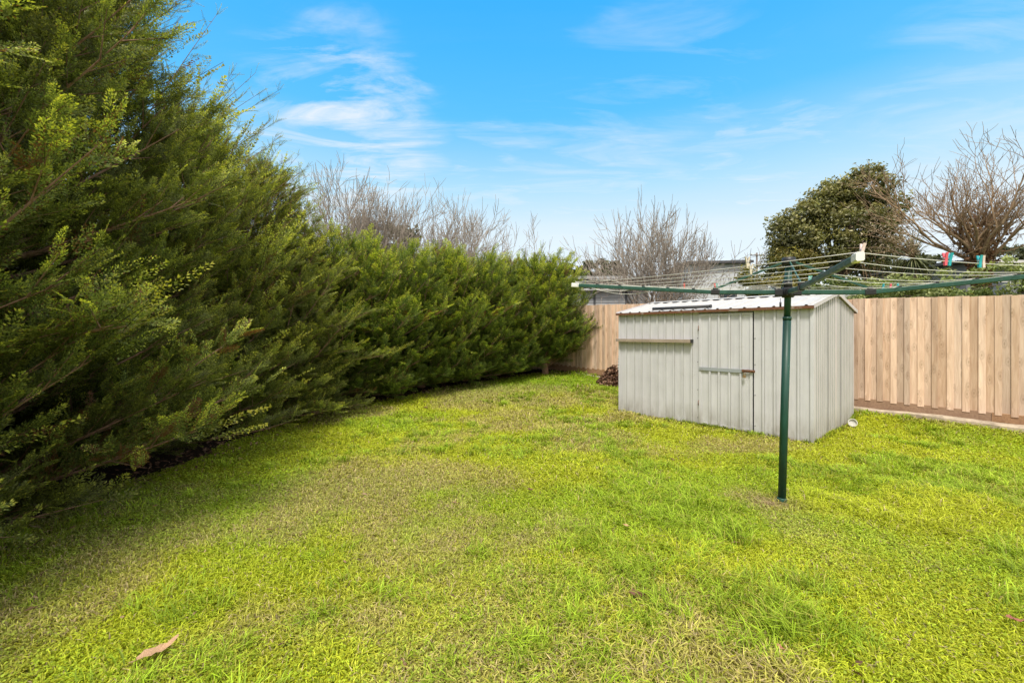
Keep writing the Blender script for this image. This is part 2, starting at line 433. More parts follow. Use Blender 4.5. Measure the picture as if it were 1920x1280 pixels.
# ------------------------------------------------------------------ grass
def build_grass():
    # sample positions with density falling off with distance
    N = 2600000
    y = 1.45 + 12.5 * RNG.random(N) ** 2.0
    dens_y = 1 / (2 * 12.5 * np.sqrt(np.maximum((y - 1.45) / 12.5, 1e-6)))     # pdf over y
    x = -4.2 + 12.6 * RNG.random(N)
    target = np.minimum(9500, 260000 / np.maximum(y, 1) ** 2.75) + 120
    have = N * dens_y / 12.6
    keep = RNG.random(N) < target / have
    keep &= np.abs(x - .3) < y * 1.25 + 1.5
    keep &= lawn_ok(x, y)
    # bare scuffed ground at the clothes line foot
    pd = np.hypot(x - 2.2, y - 3.66)
    keep &= (pd > .13) | (RNG.random(N) < .22)
    x = x[keep]; y = y[keep]; n = len(x)
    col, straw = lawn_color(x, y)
    r = RNG.random(n)
    # thin out where straw
    h = .022 + .040 * RNG.random(n) ** 1.5
    long_ = fbm(x * 1.1 + 12, y * 1.1 + 55, 3)
    h *= .8 + 1.5 * sstep(.5, .72, long_) * sstep(-.5, 1.5, x)
    w = (.0022 + .0018 * RNG.random(n)) * np.clip(y / 3.2, 1, 3.0)
    h *= np.clip(y / 5.0, 1, 1.5)
    lean = .5 + .9 * RNG.random(n)
    dead = RNG.random(n) < (.06 + .26 * straw)
    col[dead] = np.array([.48, .38, .19]) * (.6 + .6 * RNG.random((dead.sum(), 1)))
    yel = RNG.random(n) < .12
    col[yel & ~dead] = np.array([.42, .42, .035])
    col *= (.7 + .6 * r)[:, None]
    def blades(x, y, h, w, lean, az, col, z0=None):
        n = len(x)
        z0 = ground_z(x, y) if z0 is None else z0
        dx = np.cos(az); dy = np.sin(az); tw = az + PI / 2 + (RNG.random(n) - .5) * 1.4
        sx = np.cos(tw) * w; sy = np.sin(tw) * w
        mid = .55
        mx = x + dx * h * lean * .35; my = y + dy * h * lean * .35; mz = z0 + h * mid
        tx = x + dx * h * lean; ty = y + dy * h * lean; tz = z0 + h * np.clip(1.05 - .45 * lean, .18, 1)
        V = np.stack([np.stack([x - sx, y - sy, z0 - .004], 1), np.stack([x + sx, y + sy, z0 - .004], 1),
                      np.stack([mx + sx * .8, my + sy * .8, mz], 1), np.stack([mx - sx * .8, my - sy * .8, mz], 1),
                      np.stack([tx, ty, tz], 1)], 1)
        b = np.arange(n)[:, None] * 5
        T = np.concatenate([b + [0, 1, 2], b + [0, 2, 3], b + [3, 2, 4]], 1).reshape(-1, 3)
        sh = np.array([[.62], [.85], [1.22]])  # dark base to light tip: depth shading painted into each blade
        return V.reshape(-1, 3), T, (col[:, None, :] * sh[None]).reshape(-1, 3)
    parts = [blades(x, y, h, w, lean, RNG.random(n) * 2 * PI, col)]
    # longer tufts, mostly right of the middle
    tv = []
    K = 12000
    ty_ = 1.5 + 9.5 * RNG.random(K) ** 1.5; tx_ = -3.5 + 11 * RNG.random(K)
    pr = sstep(.44, .66, fbm(tx_ * .9 + 12, ty_ * .9 + 55, 3)) * (.22 + .78 * sstep(-.6, 1.6, tx_)) * (.45 + .55 * sstep(8, 5, ty_))
    kp = (RNG.random(K) < pr) & lawn_ok(tx_, ty_) & (np.abs(tx_ - .3) < ty_ * 1.25 + 1.5)
    tx_ = tx_[kp]; ty_ = ty_[kp]
    nb = 34
    bx = np.repeat(tx_, nb) + RNG.normal(0, .045, len(tx_) * nb); by = np.repeat(ty_, nb) + RNG.normal(0, .045, len(tx_) * nb)
    ok = lawn_ok(bx, by); tid = np.repeat(np.arange(len(tx_)), nb)[ok]; bx = bx[ok]; by = by[ok]; m = len(bx)
    tsz = ((.05 + .085 * RNG.random(len(tx_))) * (.85 + .40 * sstep(.2, 1.4, tx_) * sstep(4.5, 3, ty_)))[tid]; taz = (RNG.random(len(tx_)) * 2 * PI)[tid]
    hh = tsz * (.5 + .7 * RNG.random(m))
    cc = np.array([.32, .44, .030]) * (.6 + .75 * RNG.random((m, 1))) * (.8 + .4 * RNG.random(len(tx_)))[tid][:, None]
    yy = RNG.random(m) < .12; cc[yy] = np.array([.46, .43, .09]) * (.7 + .5 * RNG.random((yy.sum(), 1)))
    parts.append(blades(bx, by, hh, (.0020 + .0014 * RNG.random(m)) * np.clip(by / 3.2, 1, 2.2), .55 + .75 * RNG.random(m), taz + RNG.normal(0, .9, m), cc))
    # ragged longer grass against the shed walls
    m = 2600; wl = RNG.random(m) < .62
    lx = np.where(wl, RNG.random(m) * SW, SW + .018 + .05 * RNG.random(m) ** 2); ly = np.where(wl, -.02 - .055 * RNG.random(m) ** 2, RNG.random(m) * SDP)
    bx = L0[0] + SHX[0] * lx + SHY[0] * ly; by = L0[1] + SHX[1] * lx + SHY[1] * ly
    tall = fbm(lx * 3 + 5, ly * 3 + 8, 3)
    kp = RNG.random(m) < sstep(.36, .6, tall) * .9 + .1; bx = bx[kp]; by = by[kp]; m = len(bx)
    cc = np.array([.28, .36, .03]) * (.5 + .8 * RNG.random((m, 1)))
    parts.append(blades(bx, by, (.03 + .075 * RNG.random(m) ** 1.6), .0034 + .002 * RNG.random(m), .3 + .8 * RNG.random(m), RNG.random(m) * 2 * PI, cc))
    # small round clover leaves lying flat
    NC = 1500000
    cy = 1.45 + 9 * RNG.random(NC) ** 2.2; cx = -4 + 11.5 * RNG.random(NC)
    cl = fbm(cx * .8 + 90, cy * .8 + 20, 4)
    have = NC / (9 * 2.2 * np.maximum((cy - 1.45) / 9, 1e-6) ** (1.2 / 2.2)) / 11.5
    tg = np.minimum(7000, 165000 / cy ** 2.6) * (.12 + .88 * sstep(.42, .6, cl))
    kp = (RNG.random(NC) < tg / have) & (np.abs(cx - .3) < cy * 1.25 + 1.5) & lawn_ok(cx, cy) & (np.hypot(cx - 2.2, cy - 3.66) > .11)
    cx = cx[kp]; cy = cy[kp]; m = len(cx)
    cz = ground_z(cx, cy) + .006 + .026 * RNG.random(m)
    s = (.0034 + .0036 * RNG.random(m)) * np.clip(cy / 3.2, 1, 2.2)
    nrm = RNG.normal(0, .38, (m, 3)); nrm[:, 2] = 1; nrm /= np.linalg.norm(nrm, axis=1)[:, None]
    a = RNG.normal(0, 1, (m, 3)); a -= nrm * (a * nrm).sum(1)[:, None]; a /= np.linalg.norm(a, axis=1)[:, None]; b = np.cross(nrm, a)
    P = np.stack([cx, cy, cz], 1)
    ring = [(1, 0), (.45, .85), (-.6, .75), (-.95, 0), (-.6, -.75), (.45, -.85)]
    V = np.stack([P + (a * u + b * v) * s[:, None] for u, v in ring], 1).reshape(-1, 3)
    o = np.arange(m)[:, None] * 6
    T = np.concatenate([o + [0, 1, 2], o + [0, 2, 3], o + [0, 3, 4], o + [0, 4, 5]], 1).reshape(-1, 3)
    cc, st = lawn_color(cx, cy); cc = cc * .5 + np.array([.29, .44, .03]) * .5
    cc *= (.50 + .85 * RNG.random((m, 1)))
    parts.append((V, T, np.repeat(cc, 4, 0)))
    off = 0; Vs = []; Ts = []; Cs = []
    for V, T, c in parts:
        Vs.append(V); Ts.append(T + off); Cs.append(c); off += len(V)
    me = np_mesh('grass', np.concatenate(Vs), np.concatenate(Ts), fcol=np.concatenate(Cs))
    o = obj('grass', me, M['grass'], kind='stuff')
    tag(o, 'patchy yellow green lawn of short grass, clover and longer tufts', 'grass')
    print('grass tris', sum(len(T) for _, T, _ in parts))
build_grass()

# ------------------------------------------------------------------ conifers
def spray_template(seed, nside=22, step=.030, w=.0125, ll=.052, wide=.36):
    """flat scale-leaf spray along +x, unit length; returns V, T, tipness per tri"""
    rg = np.random.default_rng(seed); V = []; T = []; tip = []
    def leaf(p, ang, l, wd, t):
        d = np.array([math.cos(ang), math.sin(ang)]); n = np.array([-d[1], d[0]])
        b = len(V); z = p[2]; q = rg.normal(0, .010); q2 = rg.normal(0, .014)
        m = (p[0] + d[0]*l*.45, p[1] + d[1]*l*.45)
        V.append((p[0], p[1], z)); V.append((m[0] - n[0]*wd/2, m[1] - n[1]*wd/2, z + q)); V.append((m[0] + n[0]*wd/2, m[1] + n[1]*wd/2, z - q))
        V.append((p[0] + d[0]*l, p[1] + d[1]*l, z + q2))
        T.append((b, b+1, b+2)); T.append((b+1, b+3, b+2)); tip.extend((t, t + .06))
    def zc(x, y): return .10 * x - .16 * x * x - .25 * y * y
    for i in range(nside):
        u = .06 + .94 * (i + .5) / nside
        side = 1 if i % 2 else -1
        L = wide * (1 - u) ** .62 * (.55 + .45 * min(1, u / .25)) * rg.uniform(.6, 1.2)
        ang = side * R(rg.uniform(28, 50))
        m = max(1, int(round(L / step)))
        for k in range(m):
            t = (k + .5) / m
            x = u + math.cos(ang) * L * t; y = math.sin(ang) * L * t + side * .02 * t * t
            s2 = 1 if k % 2 else -1
            leaf((x, y, zc(x, y)), ang + s2 * R(rg.uniform(15, 45)), ll * (1.15 - .5 * t) * rg.uniform(.75, 1.25), w, .25 + .5 * u + .25 * t)
        x = u + math.cos(ang) * L; y = math.sin(ang) * L
        leaf((x, y, zc(x, y)), ang, ll, w * .9, .4 + .6 * u)
        leaf((u, 0, zc(u, 0)), -ang * .6, ll * .9, w, .2 + .6 * u)
    leaf((.97, 0, zc(.97, 0)), 0, ll * 1.2, w, 1.0)
    b = len(V)
    V += [(0, -.006, 0), (0, .006, 0), (.85, 0, zc(.85, 0))]; T.append((b, b+1, b+2)); tip.append(0.)
    return np.array(V, np.float32), np.array(T, np.int32), np.array(tip, np.float32)

SP_FINE = [spray_template(100 + k, 17, .060, .042, .105, .37) for k in range(4)]
SP_WHIP = [spray_template(200 + k, 30, .026, .014, .038, .13) for k in range(2)]
SP_FAR = [spray_template(300 + k, 13, .075, .050, .125, .40) for k in range(4)]
SP_FARWHIP = [spray_template(400 + k, 12, .07, .030, .085, .14) for k in range(2)]

_RL = np.random.default_rng(99)
def place_sprays(tpls, P, D, Nn, S, tipb, rnd, bend=None):
    """returns V,T,tip,rnd for sprays at P with direction D, normal Nn, size S"""
    D = D / np.linalg.norm(D, axis=1)[:, None]
    Nn = Nn - D * (Nn * D).sum(1)[:, None]; Nn /= np.linalg.norm(Nn, axis=1)[:, None]
    Y = np.cross(Nn, D)
    pick = np.arange(len(P)) % len(tpls)
    Vs = []; Ts = []; tp = []; rn = []; off = 0
    for k, (tv, tt, ta) in enumerate(tpls):
        m = pick == k
        if not m.any(): continue
        p = P[m]; d = D[m]; y = Y[m]; z = Nn[m]; s = S[m]
        V = p[:, None] + s[:, None, None] * (tv[None, :, 0, None] * d[:, None] + tv[None, :, 1, None] * y[:, None] + tv[None, :, 2, None] * z[:, None])
        c = len(p); nv = len(tv)
        T = (np.arange(c)[:, None, None] * nv + tt[None]).reshape(-1, 3) + off
        Vs.append(V.reshape(-1, 3).astype(np.float32)); Ts.append(T); off += c * nv
        lf = np.repeat(_RL.normal(0, 1, (c, (len(tt) + 1) // 2)), 2, 1)[:, :len(tt)]
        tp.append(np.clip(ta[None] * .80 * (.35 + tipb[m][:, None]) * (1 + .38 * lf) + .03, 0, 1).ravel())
        rn.append(np.clip(rnd[m][:, None] + .16 * lf[:, ::-1] * (rnd[m] < .93)[:, None], 0, 1).ravel() if True else 0)
    return np.concatenate(Vs), np.concatenate(Ts), np.concatenate(tp), np.concatenate(rn)

def tubes_mesh(name, lines, mat, parent, nmax=7):
    """lines: list of (pts (k,3), radii (k))"""
    Vs = []; Qs = []; off = 0
    for pts, rad in lines:
        pts = np.asarray(pts, float); rad = np.asarray(rad, float); k = len(pts)
        n = nmax if rad[0] > .03 else (5 if rad[0] > .012 else 3)
        d = np.gradient(pts, axis=0); d /= np.linalg.norm(d, axis=1)[:, None] + 1e-9
        ref = np.array([.31, .17, .94]) if abs(d[0, 2]) < .8 else np.array([.94, .31, .17])
        a = np.cross(d, ref); a /= np.linalg.norm(a, axis=1)[:, None] + 1e-9; b = np.cross(d, a)
        th = np.arange(n) * 2 * PI / n
        V = pts[:, None] + rad[:, None, None] * (np.cos(th)[None, :, None] * a[:, None] + np.sin(th)[None, :, None] * b[:, None])
        i, j = np.meshgrid(np.arange(k - 1), np.arange(n), indexing='ij')
        q = np.stack([i * n + j, i * n + (j + 1) % n, (i + 1) * n + (j + 1) % n, (i + 1) * n + j], -1).reshape(-1, 4) + off
        Vs.append(V.reshape(-1, 3)); Qs.append(q); off += k * n
    me = np_mesh(name, np.concatenate(Vs), None, quads=np.concatenate(Qs), smooth=True)
    return obj(name, me, mat, parent)

def conifer_parts(seed, H, Rb, prof, nbr, dens, size, tpls, whips, nwhip, el=(18, 60), lean=(0, 0), zmin=.015, whip_len=.55, tipgain=1.0, bias=(.22, .12, .30), fan=.30, shoots=60, ulow=.45):
    """crown arrays and trunk/limb tubes, origin at trunk base; foliage grows as separate boughs with gaps between"""
    rg = np.random.default_rng(seed); bias = np.array(bias)
    lines = []; P = []; D = []; N = []; S = []; TB = []; RD = []
    WP = []; WD = []; WN = []; WS = []; WT = []
    k = 9; hz = np.linspace(0, H * .93, k)
    tp = np.stack([lean[0] * (hz / H) ** 1.4 + .05 * np.sin(hz * 1.3 + seed), lean[1] * (hz / H) ** 1.4 + .05 * np.cos(hz * 1.7 + seed), hz - .05], 1)
    lines.append((tp, np.linspace(.10, .012, k)))
    for i in range(nbr):
        u = zmin + (.97 - zmin) * ((i + rg.random()) / nbr) ** 1.22
        az = i * 2.39996 + rg.normal(0, .25)
        Rr = Rb * np.interp(u, *prof) * rg.choice([rg.uniform(.45, .8), rg.uniform(.8, 1.05), rg.uniform(1.0, 1.22)], p=[.3, .5, .2])
        e = R(np.interp(u, [0, 1], el) + rg.normal(0, 9))
        base = np.array([np.interp(u * H * .93, hz, tp[:, 0]), np.interp(u * H * .93, hz, tp[:, 1]), 0])
        z0 = max(.06, u * H - Rr * math.tan(e) * .75); z1 = max(u * H + Rr * math.tan(e) * .25, z0 + .05)
        t = np.linspace(0, 1, 6)
        hd = np.array([math.cos(az), math.sin(az)])
        hd3 = np.array([hd[0], hd[1], 0.])
        sway = rg.normal(0, .12) * Rr
        pts = np.stack([base[0] + hd[0] * Rr * t - hd[1] * sway * t ** 2 + bias[0] * Rr * t ** 2 * .6, base[1] + hd[1] * Rr * t + hd[0] * sway * t ** 2 + bias[1] * Rr * t ** 2 * .6, z0 + (z1 - z0) * t ** 1.35], 1)
        lines.append((pts, np.linspace(.006 + .012 * Rr, .003, 6)))
        # a bough: side shoots in a drooping fan, each carrying overlapping flat sprays
        tone = rg.random(); nsh = max(3, int(3 + Rr * 5))
        tgm = pts[5] - pts[2]; tgm /= np.linalg.norm(tgm)
        side = np.cross(tgm, [0, 0, 1]); side /= np.linalg.norm(side) + 1e-9; upn = np.cross(side, tgm)
        for q in range(nsh + 1):
            tt = .30 + .68 * (q + .6 * rg.random()) / nsh if q < nsh else .97
            tt = min(tt, .98)
            p = np.array([np.interp(tt, t, pts[:, c]) for c in range(3)])
            sg = 1 if q % 2 else -1
            a = rg.uniform(.55, 1.05) if q < nsh else 0
            sd = tgm + side * sg * a + upn * rg.normal(.10, .22) + bias * .55; sd /= np.linalg.norm(sd)
            L = (fan + .34 * Rr * (1 - tt)) * rg.uniform(.75, 1.3)
            ns = max(3, int(L * dens))
            if L > .3: lines.append((np.array([p, p + sd * L * .55, p + sd * L]), np.array([.006, .004, .002])))
            for c in range(ns):
                v = (c + rg.random()) / ns; pp = p + sd * L * v + rg.normal(0, .018, 3)
                s2 = 1 if c % 2 else -1
                d = sd + (side * sg * .2 + np.cross(sd, upn) * s2 * rg.uniform(.1, .75) * (1.15 - v)) + upn * rg.normal(.06, .2)
                if rg.random() < .55:      # short upright sprig, its flat side turned any way
                    d = np.array([0, 0, .75]) + sd * .55 + hd3 * .25 + rg.normal(0, .30, 3)
                    N.append(hd3 * rg.uniform(-.2, 1.2) + rg.normal(0, .7, 3)); S.append(size * rg.uniform(.45, .90))
                else:
                    N.append(upn + hd3 * .35 + rg.normal(0, .42, 3)); S.append(size * rg.uniform(.55, 1.0) * (1.1 - .3 * v))
                P.append(pp); D.append(d)
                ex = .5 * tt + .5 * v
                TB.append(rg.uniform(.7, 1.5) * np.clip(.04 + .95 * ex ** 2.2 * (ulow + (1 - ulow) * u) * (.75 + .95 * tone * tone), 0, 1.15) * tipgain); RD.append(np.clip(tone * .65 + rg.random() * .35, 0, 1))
        if rg.random() < nwhip * (.5 + u * 1.6):
            for q in range(rg.integers(1, 4)):
                WP.append(pts[-1] + rg.normal(0, .05, 3)); WD.append(tgm + bias + np.array([0, 0, rg.uniform(0, .5)]) + rg.normal(0, .22, 3)); WN.append(rg.normal(0, 1, 3)); WS.append(whip_len * rg.uniform(.5, 1.2)); WT.append(rg.uniform(.6, 1.2))
    # thin whippy shoots standing out of the top
    for q in range(shoots):
        u = rg.uniform(.55, .97); az = rg.random() * 2 * PI; Rr = Rb * np.interp(u, *prof) * rg.uniform(.3, 1.0)
        p = np.array([np.interp(u * H * .93, hz, tp[:, 0]) + math.cos(az) * Rr, np.interp(u * H * .93, hz, tp[:, 1]) + math.sin(az) * Rr, u * H])
        d = np.array([math.cos(az) * .55, math.sin(az) * .55, .75]) + bias * 1.3 + rg.normal(0, .18, 3); d /= np.linalg.norm(d)
        L = whip_len * rg.uniform(.8, 2.0)
        m = p + d * L * .5 + rg.normal(0, .03, 3); e_ = p + d * L + np.array([.05, .02, -.04 * L])
        lines.append((np.array([p - d * .25, m, e_]), np.array([.006, .004, .002])))
        for c in range(int(4 + L * 7)):
            v = rg.random(); pp = (p * (1 - v) ** 2 + 2 * m * v * (1 - v) + e_ * v * v); WP.append(pp); WD.append(d + rg.normal(0, .42, 3)); WN.append(rg.normal(0, 1, 3)); WS.append(.30 * (1.15 - .6 * v) * rg.uniform(.6, 1.2)); WT.append(rg.uniform(.35, .95))
    A = lambda x: np.array(x, float)
    a = place_sprays(tpls, A(P), A(D), A(N), A(S), A(TB), A(RD))
    if WP:
        b = place_sprays(whips, A(WP), A(WD), A(WN), A(WS), A(WT) * tipgain, rg.random(len(WP)))
        a = (np.concatenate([a[0], b[0]]), np.concatenate([a[1], b[1] + len(a[0])]), np.concatenate([a[2], b[2]]), np.concatenate([a[3], b[3]]))
    return a, lines

def make_conifer(label, seed, loc, H, Rb, prof, mat, group, rz=0, **kw):
    t = thing('conifer_tree', label, 'tree', loc, rz, group)
    (V, T, tip, rnd), lines = conifer_parts(seed, H, Rb, prof, **kw)
    tubes_mesh('trunk', lines, M['twig'], t)
    me = np_mesh('crown', V, T, {'tip': tip, 'rnd': rnd})
    obj('crown', me, mat, t)
    print('conifer', H, len(T))
    return t
def copy_thing(o, loc, rz, label, scale=1.0):
    r = o.copy(); COL.objects.link(r); r.location = loc; r.rotation_euler = (0, 0, rz); r['label'] = label
    r.scale = scale if hasattr(scale, '__len__') else (scale,) * 3
    for ch in o.children:
        c = ch.copy(); COL.objects.link(c); c.parent = r
        for g in ch.children:
            d = g.copy(); COL.objects.link(d); d.parent = c
    return r

PROF_BIG = ([0, .06, .18, .34, .5, .7, .85, 1], [1.02, 1.06, 1.06, .98, .84, .58, .32, .08])
PROF_HEDGE = ([0, .08, .25, .5, .75, .92, 1], [.80, .95, 1.02, 1.0, .95, .72, .35])
PROF_LAST = ([0, .14, .3, .5, .75, .92, 1], [.30, .62, .95, 1.0, .88, .62, .25])
gA = 'tall conifers along the left side of the lawn'
gB = 'lower clipped conifers along the far boundary'
big = dict(nbr=165, dens=25, size=.27, tpls=SP_FINE, whips=SP_WHIP, nwhip=.45, el=(24, 58), whip_len=.62, shoots=80)
labsA = ['tall conifer at the left edge of the picture nearest the viewer',
         'tall dark conifer with a deep black hollow in its branches, second from the viewer',
         'tall conifer with bright yellow green shoots reaching over the lawn at lower left',
         'tall conifer with bare whippy branches against the sky at upper left',
         'conifer with feathery tips that slopes down from the tall row toward the lower hedge',
         'shorter conifer at the bend where the tall row meets the lower hedge']
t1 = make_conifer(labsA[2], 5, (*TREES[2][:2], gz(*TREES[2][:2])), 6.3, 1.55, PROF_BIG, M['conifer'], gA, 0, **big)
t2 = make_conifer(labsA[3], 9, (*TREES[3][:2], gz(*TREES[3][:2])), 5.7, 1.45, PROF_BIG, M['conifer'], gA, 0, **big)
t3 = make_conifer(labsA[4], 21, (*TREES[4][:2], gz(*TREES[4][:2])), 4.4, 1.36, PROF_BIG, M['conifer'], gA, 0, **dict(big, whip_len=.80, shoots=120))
copy_thing(t2, (*TREES[0][:2], -.08), .5, labsA[0], 1.03)
copy_thing(t1, (*TREES[1][:2], -.08), -.75, labsA[1], (1.02, 1.02, 1.03))
copy_thing(t1, (*TREES[5][:2], gz(*TREES[5][:2])), .45, labsA[5], (.93, .93, .685))
hed = dict(nbr=115, dens=22, size=.31, tpls=SP_FAR, whips=SP_FARWHIP, nwhip=.25, el=(20, 52), whip_len=.34, tipgain=1.1, fan=.28, shoots=70, ulow=.16)
labsB = ['hedge conifer next to the bend, first of the lower hedge', 'hedge conifer second from the bend with bushy dark green sides',
         'middle hedge conifer with an even yellow green top', 'hedge conifer second from the far end in front of bare twigs',
         'hedge conifer with dark gaps between trunk and neighbour near the far end']
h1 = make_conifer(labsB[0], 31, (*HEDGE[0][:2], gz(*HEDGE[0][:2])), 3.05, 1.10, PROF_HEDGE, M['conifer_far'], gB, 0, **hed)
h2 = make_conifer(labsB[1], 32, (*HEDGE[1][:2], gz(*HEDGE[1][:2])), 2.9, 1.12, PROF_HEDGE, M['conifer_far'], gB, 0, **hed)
for k, src in ((2, h1), (3, h2), (4, h1)):
    x, y, h = HEDGE[k]; copy_thing(src, (x, y, gz(x, y)), (.5, -.45, .35)[k - 2], labsB[k], (1, 1, h / (3.05 if src is h1 else 2.9)))
make_conifer('lone conifer with bare foot at the far hedge end beside the paling fence', 41, (LAST[0], LAST[1], gz(*LAST[:2])), 2.9, 1.0, PROF_LAST, M['conifer_far'], gB, 0,
             **dict(hed, zmin=.16, el=(26, 50), nwhip=.3, tipgain=1.2, bias=(.10, .02, .35)))

# ------------------------------------------------------------------ fences
def build_fence(label, origin, rz, x0, x1, zf, ztop, name='paling_fence', plinth=True):
    """local x along the fence; lawn side is local -y"""
    t = thing(name, label, 'fence', (origin[0], origin[1], 0), rz)
    pm = MB(); x = x0; i = 0
    while x < x1:
        w = random.uniform(.080, .089)
        front = i % 2 == 0
        zb = zf(x) + (.103 if front else .114) + random.uniform(-.006, .006)
        zt = ztop(x) + random.uniform(-.006, .006)
        if front: pm.cbox((x + .003, -.030 + random.uniform(-.003, .002), zb), (x + w - .007, -.018, zt), .003)
        else: pm.cbox((x - .010, -.016 + random.uniform(-.002, .0), zb), (x + w + .010, 0, zt), .003)
        x += w - .004; i += 1
    obj('palings', pm, M['paling'], t)
    rl = MB()
    for zz in (.35, 1.0, 1.6):
        xs = np.arange(x0, x1 + .01, 2.4)
        for a, b in zip(xs[:-1], xs[1:]):
            rl.bar((a, .022, zf(a) + zz), (b - .002, .022, zf(b) + zz), .038, .07)
    obj('rail', rl, M['plinth'], t)
    for xp in np.arange(x0 + .1, x1, 2.4):
        p = MB(); p.box((xp - .05, .045, zf(xp) - .3), (xp + .05, .135, ztop(xp) - .02)); obj('post', p, M['plinth'], t)
    if plinth:
        xs = np.arange(x0, x1 + .01, 2.4)
        pl = MB()
        for a, b in zip(xs[:-1], xs[1:]):
            z0a, z0b = zf(a), zf(b)
            pl.bar((a, -.010, z0a + .05), (b - .004, -.010, z0b + .05), .026, .17)
        obj('plinth', pl, M['plinth'], t)
    return t
# back fence: local x runs from near right (negative) to far left
rzB = math.atan2(FD[1], FD[0])
# local -y must face the lawn: flip by running the other way
orgB = QC
build_fence('new pale timber paling fence along the back of the lawn behind the shed', orgB, rzB + PI, 0.0, 14.4,
            lambda x: float(fence_z(9.9 - x)), lambda x: float(fence_z(9.9 - x)) + 1.80)
rzS = math.atan2(SD[1], SD[0])
build_fence('shaded paling fence half hidden behind the far hedge', QC, rzS + PI, -9.6, -.06,
            lambda x: gz(*(QC + SD * -x)) + .02, lambda x: gz(*(QC + SD * -x)) + 1.82)

# kerb: pale concrete edging in front of the back fence
def build_kerb():
    def strip(s0, s1, name, label, low=0.0):
        ss = np.arange(s0, s1, .08); mb = MB(); rows = []
        for s in ss:
            d = float(kerb_d(s)) + .012 * math.sin(s * 9)
            pts = []
            for dd, zz in ((-.075, -.08), (-.075, .060), (-.055, .082), (.045, .085), (.068, .066), (.075, -.08)):
                p = FA + FD * s + FN * (d + dd); base = gz(*p) - .015
                wob = .007 * math.sin(s * 5.3 + zz * 40) + random.uniform(-.003, .003)
                pts.append((p[0], p[1], base + zz - low + (wob if zz > 0 else 0)))
            rows.append(pts)
        n = 6
        vs = [p for r_ in rows for p in r_]
        fs = [(i*n+k, i*n+k+1, (i+1)*n+k+1, (i+1)*n+k) for i in range(len(rows)-1) for k in range(n-1)]
        fs += [tuple(range(n)), tuple((len(rows)-1)*n + k for k in range(n-1, -1, -1))]
        mb._add(vs, fs)
        return tag(obj(name, mb, M['concrete']), label, 'edging')
    strip(-3.6, 3.1, 'garden_edging', 'curved pale concrete garden edging at the foot of the right hand fence')
    strip(5.45, 7.9, 'garden_edging', 'broken strip of edging at the fence foot between the hedge and the leaf pile', .055)
build_kerb()
def build_bed():
    ss = np.arange(-4, 3.3, .2); rows = []
    V = []; Q = []
    for s in ss:
        for f in (0, .5, 1.0):
            d = .02 + f * (float(kerb_d(s)) - .08)
            p = FA + FD * s + FN * d
            V.append((p[0], p[1], max(gz(*p) + .03, float(fence_z(s)) - .01) * (1 - f) + (gz(*p) + .045) * f + random.uniform(-.008, .008)))
    for i in range(len(ss) - 1):
        for k in range(2): Q.append((i*3+k, i*3+k+1, (i+1)*3+k+1, (i+1)*3+k))
    V = np.array(V); Q = np.array(Q)
    obj('garden_bed', np_mesh('garden_bed', V, None, quads=Q, fcol=np.tile([.19, .12, .065], (len(Q), 1)), smooth=True), M['ground'], kind='structure')
build_bed()

